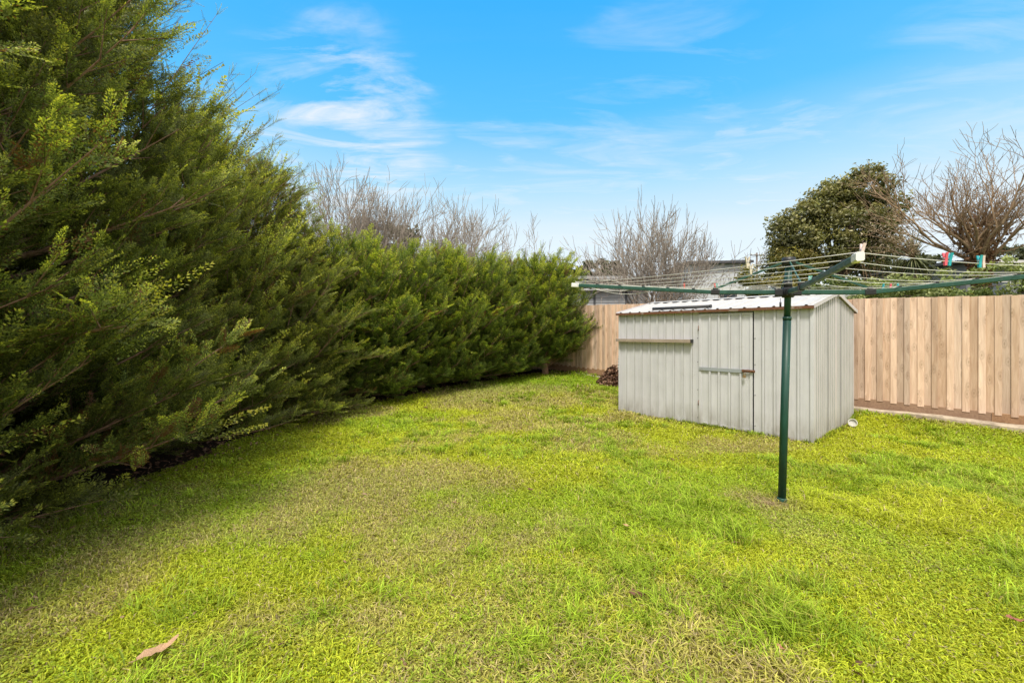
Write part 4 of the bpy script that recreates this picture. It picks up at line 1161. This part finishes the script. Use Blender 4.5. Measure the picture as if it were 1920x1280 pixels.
# ------------------------------------------------------------------ leafy crowns
def leaf_cards(P, out, size, rg, asp=.5, flat=.6):
    n = len(P); nr = out * flat + rg.normal(0, .6, (n, 3)); nr /= np.linalg.norm(nr, axis=1)[:, None]
    u = rg.normal(0, 1, (n, 3)); u -= nr * (u * nr).sum(1)[:, None]; u /= np.linalg.norm(u, axis=1)[:, None]; v = np.cross(nr, u)
    s = (size * (.6 + .8 * rg.random(n)))[:, None]
    V = np.stack([P - u*s, P + v*s*asp - u*s*.1 + nr*s*.12, P + u*s, P - v*s*asp - u*s*.1 + nr*s*.12], 1).reshape(-1, 3)
    b = np.arange(n)[:, None] * 4
    return V, np.concatenate([b + [0, 2, 1], b + [0, 3, 2]], 1).reshape(-1, 3)
def clump_crown(seed, blobs, n, size, sub=.30, asp=.5):
    """blobs: (cx,cy,cz,rx,ry,rz). Leaves sit in small clumps spread over each blob's shell."""
    rg = np.random.default_rng(seed); Ps = []; Os = []; tips = []; rn = []
    vol = np.array([b[3]*b[5] + b[4]*b[5] + b[3]*b[4] for b in blobs]); vol = vol / vol.sum()
    for b, f in zip(blobs, vol):
        nc = max(6, int(f * n / 55)); c = np.array(b[:3]); r_ = np.array(b[3:])
        d = rg.normal(0, 1, (nc, 3)); d /= np.linalg.norm(d, axis=1)[:, None]
        rad = .55 + .5 * rg.random(nc) ** .6
        cc = c + d * r_ * rad[:, None]
        per = 55
        q = rg.normal(0, 1, (nc, per, 3)); q /= np.linalg.norm(q, axis=2)[:, :, None]; q *= (rg.random((nc, per, 1)) ** .5)
        cs = sub * (.6 + .8 * rg.random((nc, 1, 1))) * np.array([1.15, 1.15, .7])
        P = cc[:, None] + q * cs
        Ps.append(P.reshape(-1, 3)); Os.append(np.repeat(d, per, 0) * .6 + q.reshape(-1, 3) * .8 + [0, 0, .35])
        tone = rg.random(nc)
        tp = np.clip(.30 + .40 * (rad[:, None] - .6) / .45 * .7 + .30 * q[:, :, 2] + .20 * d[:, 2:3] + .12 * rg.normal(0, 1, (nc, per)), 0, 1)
        tips.append(tp.ravel()); rn.append(np.clip(np.repeat(tone, per) * .6 + .4 * rg.random(nc * per), 0, 1))
    P = np.concatenate(Ps); O = np.concatenate(Os); O /= np.linalg.norm(O, axis=1)[:, None]
    V, T = leaf_cards(P, O, size, rg, asp)
    return V, T, np.repeat(np.concatenate(tips), 2), np.repeat(np.concatenate(rn), 2)
def leafy_thing(name, label, cat, loc, blobs, n, size, mat, seed, group=None, sub=.3, trunk=None, barkm=None, asp=.5, limbs=0):
    t = thing(name, label, cat, loc, 0, group)
    V, T, tip, rnd = clump_crown(seed, blobs, n, size, sub, asp)
    rg = np.random.default_rng(seed + 1)
    lines = []
    hgt, rad = trunk or (blobs[0][2], .05)
    tp = np.array([[0, 0, -.1], [rg.normal(0, .06), rg.normal(0, .06), hgt * .55], [rg.normal(0, .1), rg.normal(0, .1), hgt]])
    lines.append((tp, np.array([rad * 1.2, rad, rad * .75])))
    for b in blobs:
        e = np.array(b[:3]); m = (tp[2] + e) / 2 + rg.normal(0, .12, 3) + [0, 0, -.1]
        lines.append((np.array([tp[2] * .8 + tp[1] * .2, m, e]), np.array([rad * .6, rad * .4, rad * .15])))
        for q in range(limbs):
            d = rg.normal(0, 1, 3); d /= np.linalg.norm(d); d[2] = abs(d[2]) * .6
            lines.append((np.array([m, (m + e) / 2 + d * .2, e + d * np.array(b[3:]) * .8]), np.array([rad * .35, rad * .22, .012])))
    tubes_mesh('trunk', lines, barkm or M['bark_dark'], t)
    obj('crown', np_mesh('crown', V, T, {'tip': tip, 'rnd': rnd}), mat, t)
    return t
# big evergreen right of centre, 22 m away
leafy_thing('evergreen_tree', 'big dark green broadleaf tree beyond the fence right of the shed', 'tree', (16.4, 22, .3),
    [(1.0, 0, 8.2, 1.35, 1.4, .85), (-.5, .2, 7.7, 1.15, 1.2, .7), (-1.6, .1, 7.0, 1.0, 1.1, .6), (-2.3, -.2, 5.9, 1.0, 1.1, .95), (2.2, .1, 7.2, .95, 1.1, 1.0), (.2, -.6, 6.5, 1.6, 1.2, .9), (-2.7, 0, 4.5, .9, 1.0, .95), (-1.1, -.7, 5.2, 1.2, 1.1, .9), (1.3, .2, 5.0, 1.2, 1.1, .9), (2.3, .3, 5.8, .8, .9, .8), (1.4, -.2, 9.1, .65, .7, .35), (-.2, .2, 8.5, .5, .5, .3), (-2.9, .1, 6.6, .45, .5, .4)],
    42000, .078, M['evergreen'], 51, 'leafy trees beyond the fence', .42, (4.2, .24), None, .5, 4)
leafy_thing('small_tree', 'olive yellow bushy tree at the left foot of the big evergreen', 'tree', (13.15, 20.6, .3),
    [(0, 0, 3.4, .8, .8, .8), (.7, .1, 4.1, .8, .7, .8), (-.1, .1, 4.5, .45, .5, .5)], 6500, .085, M['olive'], 52, 'leafy trees beyond the fence', .33, (2.6, .09), None, .5, 2)
leafy_thing('garden_bush', 'rounded green bush behind the clothes line pole', 'bush', (7.0, 12.2, .3),
    [(0, 0, 1.9, .55, .6, .65), (.55, .2, 2.2, .5, .5, .55), (-.3, .2, 2.55, .38, .4, .4), (.1, 0, 1.2, .7, .6, .6)], 8000, .05, M['olive'], 53, 'bushes showing above the back fence', .2)
leafy_thing('garden_bush', 'dark green bush above the fence behind the short front arm', 'bush', (8.5, 12.0, .3),
    [(0, 0, 1.9, .7, .6, .7), (.75, .1, 2.0, .7, .6, .7), (1.5, .2, 1.75, .7, .5, .7), (-.6, .2, 1.6, .6, .5, .6)], 10000, .05, M['bush'], 54, 'bushes showing above the back fence', .2)
leafy_thing('garden_bush', 'dark bush under the strap leaved palm', 'bush', (11.3, 13.2, .3),
    [(0, 0, 1.9, .9, .7, .8), (1.0, .1, 2.1, .8, .7, .7), (-.9, .2, 1.9, .7, .6, .8), (2.0, .2, 1.8, .8, .7, .7)], 9000, .055, M['bush'], 55, 'bushes showing above the back fence', .22)
# pale clipped hedge just behind the right fence (runs along the fence)
def along(s, d): p = FA + FD * s - FN * d; return p
pc = along(.55, 1.35)
bl = []
for k in range(9):
    q = along(1.9 - .42 * k, 1.35) - pc; bl.append((q[0], q[1], 1.75 + .03 * k + .05 * math.sin(k * 2.1), .42, .42, .42))
    bl.append((q[0] - .1, q[1] + .1, 1.3, .45, .45, .5))
leafy_thing('clipped_hedge', 'pale green clipped hedge showing above the right end of the fence', 'hedge', (pc[0], pc[1], .3), bl, 26000, .030, M['pale_hedge'], 56, None, .12)
pc2 = along(-.75, 1.0)
leafy_thing('garden_bush', 'dark green shrub above the fence at the right edge', 'bush', (pc2[0], pc2[1], .3), [(0, 0, 1.70, .42, .4, .40), (.3, -.3, 1.72, .4, .4, .38), (-.15, .2, 1.3, .5, .5, .5)], 7500, .032, M['bush'], 57, 'bushes showing above the back fence', .13)
# far trees on the skyline
for k, (px, py, Y, w, lab) in enumerate(((1118, 498, 55, 1.9, 'small round dark tree on the skyline above the grey roof'), (1078, 508, 55, 2.0, 'low dark tree on the skyline at the end of the conifer hedge'), (1150, 505, 52, 1.4, 'low dark tree on the skyline left of the vase shaped bare tree'),
                                          (725, 442, 34, 2.4, 'dark evergreen behind the bare trees above the hedge'), (1875, 478, 44, 2.6, 'dull green tree on the skyline behind the ivy covered trunk'), (1690, 480, 40, 3.0, 'dull green tree low on the skyline behind the palm'))):
    X = (px - 960) / F * Y; z = CAM_H + (625 - py) / F * Y
    leafy_thing('far_tree', lab, 'tree', (X, Y, .3), [(0, 0, z - .7, w, w*.8, 1.2), (w*.7, .3, z - 1.4, w*.8, w*.7, 1.1), (-w*.7, .2, z - 1.5, w*.8, w*.7, 1.1), (0, 0, z - 3, w*1.1, w, 1.6)], 4500, .20, M['far_tree'], 60 + k, 'distant trees on the skyline', .5, (max(.8, z - 3), .2))
# ivy on the bare tree's trunk: brown dead leaves and a nest-like tangle
def ivy():
    rg = np.random.default_rng(77)
    P = []; O = []
    n = 2600
    z = 2.2 + 3.9 * rg.random(n); a = rg.random(n) * 2 * PI
    rr = np.interp(z, [2, 3, 3.8, 4.5, 5.2, 6.1], [.27, .32, .45, .8, 1.0, .8]) * (.35 + .75 * rg.random(n) ** .7)
    P = np.stack([rr * np.cos(a), rr * np.sin(a) * .6, z], 1); O = np.stack([np.cos(a), np.sin(a), 0*a + .4], 1)
    keep = rg.random(n) < np.interp(z, [2, 3.8, 4.6, 6.1], [1, 1, .5, .3])
    P = P[keep]; O = O[keep]
    V, T = leaf_cards(P, O, .075, rg, .6)
    obj('ivy', np_mesh('ivy', V, T, {'tip': np.repeat(rg.random(len(P)), 2), 'rnd': np.repeat(rg.random(len(P)), 2)}), M['ivy_dead'], tb)
    lines = []
    for q in range(170):
        c = np.array([rg.normal(-.1, .30), rg.normal(0, .25), rg.uniform(4.6, 6.1)]); d = rg.normal(0, 1, 3); d /= np.linalg.norm(d); e = rg.normal(0, .25, 3)
        L = rg.uniform(.3, .7); lines.append((np.array([c - d*L, c + e, c + d*L]), np.array([.010, .009, .006])))
    tubes_mesh('ivy_stems', lines, M['bark_warm'], tb)
ivy()
# cordyline: thin trunks with heads of strap leaves
def palm():
    t = thing('cabbage_palm', 'strap leaved palm with two slim trunks right of the big evergreen', 'tree', (17.2, 18.6, .3), 0)
    rg = np.random.default_rng(5); lines = []; Vs = []; Ts = []; tp = []; rn = []; off = 0
    for hx, hy, hz, sp, n in ((-.15, 0, 4.3, 1.25, 190), (-.75, .2, 3.6, 1.1, 140), (.55, .1, 3.3, 1.0, 120)):
        lines.append((np.array([[.1*hx + .35, 0, -.1], [.5 * hx + .2, 0, hz * .4], [hx, hy, hz]]), np.array([.12, .10, .08])))
        for q in range(n):
            az = rg.random() * 2 * PI; el = R(rg.uniform(-75, 85)); L = sp * rg.uniform(.75, 1.1)
            d = np.array([math.cos(az) * math.cos(el), math.sin(az) * math.cos(el), math.sin(el)])
            s = np.cross(d, [0, 0, 1]); s /= np.linalg.norm(s) + 1e-6
            k = 5; V = []
            for i in range(k + 1):
                u = i / k; c = np.array([hx, hy, hz + rg.normal(0, .03)]) + d * L * u + np.array([0, 0, -.5 * L * u * u * max(.15, math.cos(el))])
                w = .030 * (1 - u) ** .6 * (.5 + min(1, u * 4) * .5)
                V += [c - s * w, c + s * w]
            for i in range(k): Ts.append([(off + 2*i, off + 2*i+1, off + 2*i+3), (off + 2*i, off + 2*i+3, off + 2*i+2)])
            tpv = np.clip(.5 + .4 * math.sin(el) + rg.normal(0, .15), 0, 1); tp += [tpv] * 2 * k; rn += [rg.random()] * 2 * k
            Vs += V; off += 2 * (k + 1)
    tubes_mesh('trunk', lines, M['bark_warm'], t)
    obj('crown', np_mesh('crown', np.array(Vs), np.array(Ts).reshape(-1, 3), {'tip': tp, 'rnd': rn}), M['strap'], t)
    # dry flower panicles
    V2 = []; lines = []
    P = []
    for q in range(16):
        a = np.array([-.3, -.2, 4.3]); e = a + np.array([rg.uniform(-3.2, .6), rg.uniform(-.8, .2), rg.uniform(-.2, 1.6)])
        m = (a + e) / 2 + [0, 0, .25]; lines.append((np.array([a, m, e]), np.array([.02, .015, .008])))
        for w in range(70):
            u = rg.uniform(.3, 1.0); c = (a*(1-u)**2 + 2*m*u*(1-u) + e*u*u); P.append(c + rg.normal(0, .13, 3) + [0, 0, rg.uniform(0, .28)])
    P = np.array(P); V, T = leaf_cards(P, rg.normal(0, 1, P.shape), .06, rg, .28)
    tubes_mesh('flower_stems', lines, M['bark_warm'], t)
    obj('seed_heads', np_mesh('seed_heads', V, T, {'tip': np.repeat(rg.random(len(P)), 2), 'rnd': np.repeat(rg.random(len(P)), 2)}), M['seed'], t)
palm()

# ------------------------------------------------------------------ buildings beyond the fence
def weatherboard(mb, x0, x1, y, z0, z1, step=.17):
    z = z0
    while z < z1 - .01:
        zt = min(z + step, z1)
        mb._add([(x0, y - .022, z), (x1, y - .022, z), (x1, y - .002, zt), (x0, y - .002, zt)], [(0, 1, 2, 3)]); mb._add([(x0, y, z), (x1, y, z), (x1, y - .022, z), (x0, y - .022, z)], [(0, 1, 2, 3)])
        z = zt
def house_near():
    t = thing('weatherboard_outbuilding', 'grey weatherboard outbuilding with pale iron roof behind the fence left of the shed', 'outbuilding', (2.2, 15.2, .3), R(-8))
    w = MB(); weatherboard(w, -4.5, 1.75, 0, -.2, 2.62); w.box((-4.5, .002, -.2), (1.75, 3.6, 2.60)); obj('wall', w, M['wb'], t)
    cs_ = MB(); 
    for xx in (.62, 1.69): cs_.box((xx, -.045, -.2), (xx + .07, -.024, 2.60))
    obj('cover_strip', cs_, M['roof_dark'], t)
    r = MB(); n = 40
    for i in range(n):
        a = -4.8 + 6.85 * i / n; b = -4.8 + 6.85 * (i + 1) / n; h = .018 if i % 2 else 0; h2 = 0 if i % 2 else .018
        r._add([(a, -.25, 2.62 + h), (b, -.25, 2.62 + h2), (b, 3.9, 3.05 + h2), (a, 3.9, 3.05 + h)], [(0, 1, 2, 3)], 0, .5)
    r.box((-4.8, -.24, 2.585), (2.05, -.21, 2.612)); obj('roof', r, M['roof_pale'], t)
house_near()
def flat_house(label, px0, px1, py_top, Y, wallm, roofm, depth=6, windows=(), over=.4, fas=None, skew=0.):
    x0 = (px0 - 960) / F * Y; x1 = (px1 - 960) / F * Y; zt = CAM_H + (625 - py_top) / F * Y; ww = x1 - x0
    t = thing('house', label, 'house', (x0, Y, .3), skew); zt -= .3
    w = MB(); w.box((0, 0, -.3), (ww, depth, zt - .25)); obj('wall', w, wallm, t)
    r = MB(); r.box((-over, -over, zt - .22), (ww + over, depth + over, zt - .10)); r._add([(-over, -over, zt - .098), (ww + over, -over, zt - .098), (ww + over, depth + over, zt + .15), (-over, depth + over, zt + .15)], [(0, 1, 2, 3)]); obj('roof', r, roofm, t)
    f = MB(); f.box((-over - .01, -over - .03, zt - .26), (ww + over + .01, -over - .003, zt - .08)); obj('fascia', f, fas or M['fascia'], t)
    for a, b, c, d in windows:
        wi = MB()
        for q in (((a-.06, -.05, c-.06), (b+.06, -.003, c)), ((a-.06, -.05, d), (b+.06, -.003, d+.06)), ((a-.06, -.05, c), (a, -.003, d)), ((b, -.05, c), (b+.06, -.003, d))): wi.box(*q)
        wo = obj('window', wi, M['fascia'], t); pn = MB(); pn.box((a, -.02, c), (b, -.004, d)); obj('pane', pn, M['glass'], wo)
    return t
flat_house('low grey house with dark flat roof behind the weatherboard outbuilding', 1060, 1215, 517, 27, M['wb2'], M['roof_dark'], 7, ((3.1, 4.4, 1.9, 2.9),), .5, M['wb'])
flat_house('white rendered house with thin dark roof behind the vase shaped bare tree', 1290, 1394, 489, 32, M['white_wall'], M['roof_dark'], 7, ((2.2, 3.4, 3.0, 4.2),), .35, M['roof_dark'], R(-6))
flat_house('house with pale gutter and dark windows behind the ivy covered tree', 1812, 2010, 486, 27, M['wb2'], M['roof_dark'], 7, ((1.6, 3.0, 3.1, 4.3), (3.9, 5.2, 3.1, 4.3)), .5, M['fascia'], R(6))
def brick_out():
    t = thing('brick_outbuilding', 'low orange brick outbuilding with white fascia just behind the shed gable', 'outbuilding', (7.35, 10.4, .3), SHED_RZ + R(20))
    w = MB(); w.box((-.8, 0, -.3), (.75, 1.2, 1.93)); obj('wall', w, M['brick'], t)
    f = MB(); f.box((-.9, -.08, 1.935), (.55, 1.25, 2.03)); obj('fascia', f, M['white_wall'], t)
brick_out()
def power_pole(px, py, Y, lab):
    X = (px - 960) / F * Y; z = CAM_H + (625 - py) / F * Y
    t = thing('power_pole', lab, 'power pole', (X, Y, .3), 0, 'power poles on the skyline'); z -= .3
    p = MB(); p.tube([(0, 0, -.3), (0, 0, z)], [.16, .11], 8); obj('pole', p, M['pole'], t)
    c = MB(); c.bar((-.9, -.13, z - .35), (.9, -.13, z - .35), .1, .12); obj('crossarm', c, M['pole'], t)
    i_ = MB()
    for q in (-.8, -.3, .3, .8): i_.tube([(q, -.13, z - .29), (q, -.13, z - .08)], .05, 6)
    obj('insulator', i_, M['fascia'], t)
power_pole(1050, 483, 62, 'distant power pole above the far end of the conifer hedge')
power_pole(1419, 474, 58, 'distant power pole left of the big evergreen tree')

# ------------------------------------------------------------------ camera, sun, sky
cam = bpy.data.cameras.new('camera'); co = bpy.data.objects.new('camera', cam); COL.objects.link(co)
co.location = (0, 0, CAM_H); co.rotation_euler = (R(90), 0, 0)
cam.sensor_width = 36; cam.lens = F / 1920 * 36; cam.shift_y = -15 / 1920
cam.clip_start = .05; cam.clip_end = 2000
sc.camera = co

SUN = Vector((-.10, -.50, .86)).normalized()
el = math.asin(SUN.z); rot = math.atan2(-SUN.x, SUN.y)
sl = bpy.data.lights.new('sun', 'SUN'); so = bpy.data.objects.new('sun', sl); COL.objects.link(so)
sl.energy = 4.4; sl.angle = R(11); sl.color = (1.0, .95, .86)
so.rotation_euler = (-SUN).to_track_quat('-Z', 'Y').to_euler()

wd = bpy.data.worlds.new('World'); sc.world = wd; wd.use_nodes = True
nt = wd.node_tree; nt.nodes.clear()
class WN(NT):
    def __init__(s): s.t = nt
w = WN()
out = w.n('ShaderNodeOutputWorld'); bg = w.n('ShaderNodeBackground'); w.l(bg.outputs[0], out.inputs[0])
sky = w.n('ShaderNodeTexSky', sky_type='NISHITA'); sky.sun_disc = False; sky.sun_elevation = el; sky.sun_rotation = rot
sky.air_density = 1.0; sky.dust_density = .6; sky.ozone_density = 1.6
STR = .10
bg.inputs[1].default_value = STR
dirv = w.n('ShaderNodeTexCoord').outputs['Generated']
sx = w.n('ShaderNodeSeparateXYZ'); w.l(dirv, sx.inputs[0])
zc = w.math('MAXIMUM', sx.outputs[2], .02)
# clear-day blue: deepen the blue aloft, paler toward the horizon
lum = w.n('ShaderNodeRGBToBW'); w.l(sky.outputs[0], lum.inputs[0])
hue = w.ramp(zc, [(0.0, (.90, .95, .98)), (.12, (.86, .94, .98)), (.21, (.79, .915, .975)), (.31, (.46, .785, 1.0)), (.44, (.10, .57, 1.08)), (.62, (.02, .46, 1.08))])
skyc = w.mix(.88, w.mix(1, sky.outputs[0], (2.2, 2.2, 2.2), 'MULTIPLY'), w.mix(1, hue, (10.3, 10.3, 10.3), 'MULTIPLY'))
# clouds on a plane overhead
cxy = w.n('ShaderNodeCombineXYZ'); w.l(w.math('DIVIDE', sx.outputs[0], zc), cxy.inputs[0]); w.l(w.math('DIVIDE', sx.outputs[1], zc), cxy.inputs[1])
plane = cxy.outputs[0]
rotm = w.n('ShaderNodeMapping'); w.l(plane, rotm.inputs[0]); rotm.inputs['Rotation'].default_value = (0, 0, R(-28)); rotm.inputs['Scale'].default_value = (.7, 1.7, 1)
wisp = w.noise(rotm.outputs[0], 1.5, 10, .62, 1.3)
edge = w.noise(rotm.outputs[0], 2.2, 6, .6, .8)
def patch(d, lo, hi):
    d = Vector(d).normalized(); dt = w.n('ShaderNodeVectorMath', operation='DOT_PRODUCT'); w.l(dirv, dt.inputs[0]); dt.inputs[1].default_value = d
    m = w.n('ShaderNodeMapRange', interpolation_type='SMOOTHSTEP'); w.l(w.math('ADD', dt.outputs['Value'], w.math('MULTIPLY', w.math('SUBTRACT', edge, .5), .055)), m.inputs[0]); m.inputs[1].default_value = math.cos(R(lo)); m.inputs[2].default_value = math.cos(R(hi)); return m.outputs[0]
mask = w.math('MULTIPLY', patch((-325, 820, 345), 14, 1), 1.15)
for d, lo, hi, g in (((150, 820, 300), 13, 1, .45), ((290, 820, 495), 11, 1, .30), ((900, 820, 430), 12, 1, .42), ((-20, 820, 300), 7, 1, .45), ((450, 820, 350), 6, .5, .45)):
    mask = w.math('MAXIMUM', mask, w.math('MULTIPLY', patch(d, lo, hi), g))
cl = w.math('MULTIPLY', w.ramp(wisp, [(.44, 0.), (.74, 1.)]), w.math('ADD', mask, .015), True)
haze = w.math('MULTIPLY', w.ramp(zc, [(.02, 1.), (.34, 0.)]), w.ramp(w.noise(rotm.outputs[0], .5, 5, .5, .4), [(.40, 0.), (.66, .50)]))
cl = w.math('MAXIMUM', cl, haze)
# unseen white sky overhead and behind the viewer, added to neutralise the blue fill
over = w.n('ShaderNodeMapRange', interpolation_type='SMOOTHSTEP'); w.l(w.math('SUBTRACT', w.math('MULTIPLY', sx.outputs[2], 1.15), w.math('MULTIPLY', sx.outputs[1], .55)), over.inputs[0]); over.inputs[1].default_value = .30; over.inputs[2].default_value = .62
w.l(w.mix(over.outputs[0], w.mix(cl, skyc, (9.3, 9.6, 9.9)), (13.2, 13.1, 13.0)), bg.inputs[0])

sc.view_settings.view_transform = 'Standard'; sc.view_settings.look = 'None'; sc.view_settings.exposure = 0; sc.view_settings.gamma = 1
sc.render.engine = 'CYCLES'
sc.cycles.max_bounces = 6; sc.cycles.diffuse_bounces = 4; sc.cycles.glossy_bounces = 2; sc.cycles.transmission_bounces = 3; sc.cycles.transparent_max_bounces = 4
sc.cycles.use_denoising = True
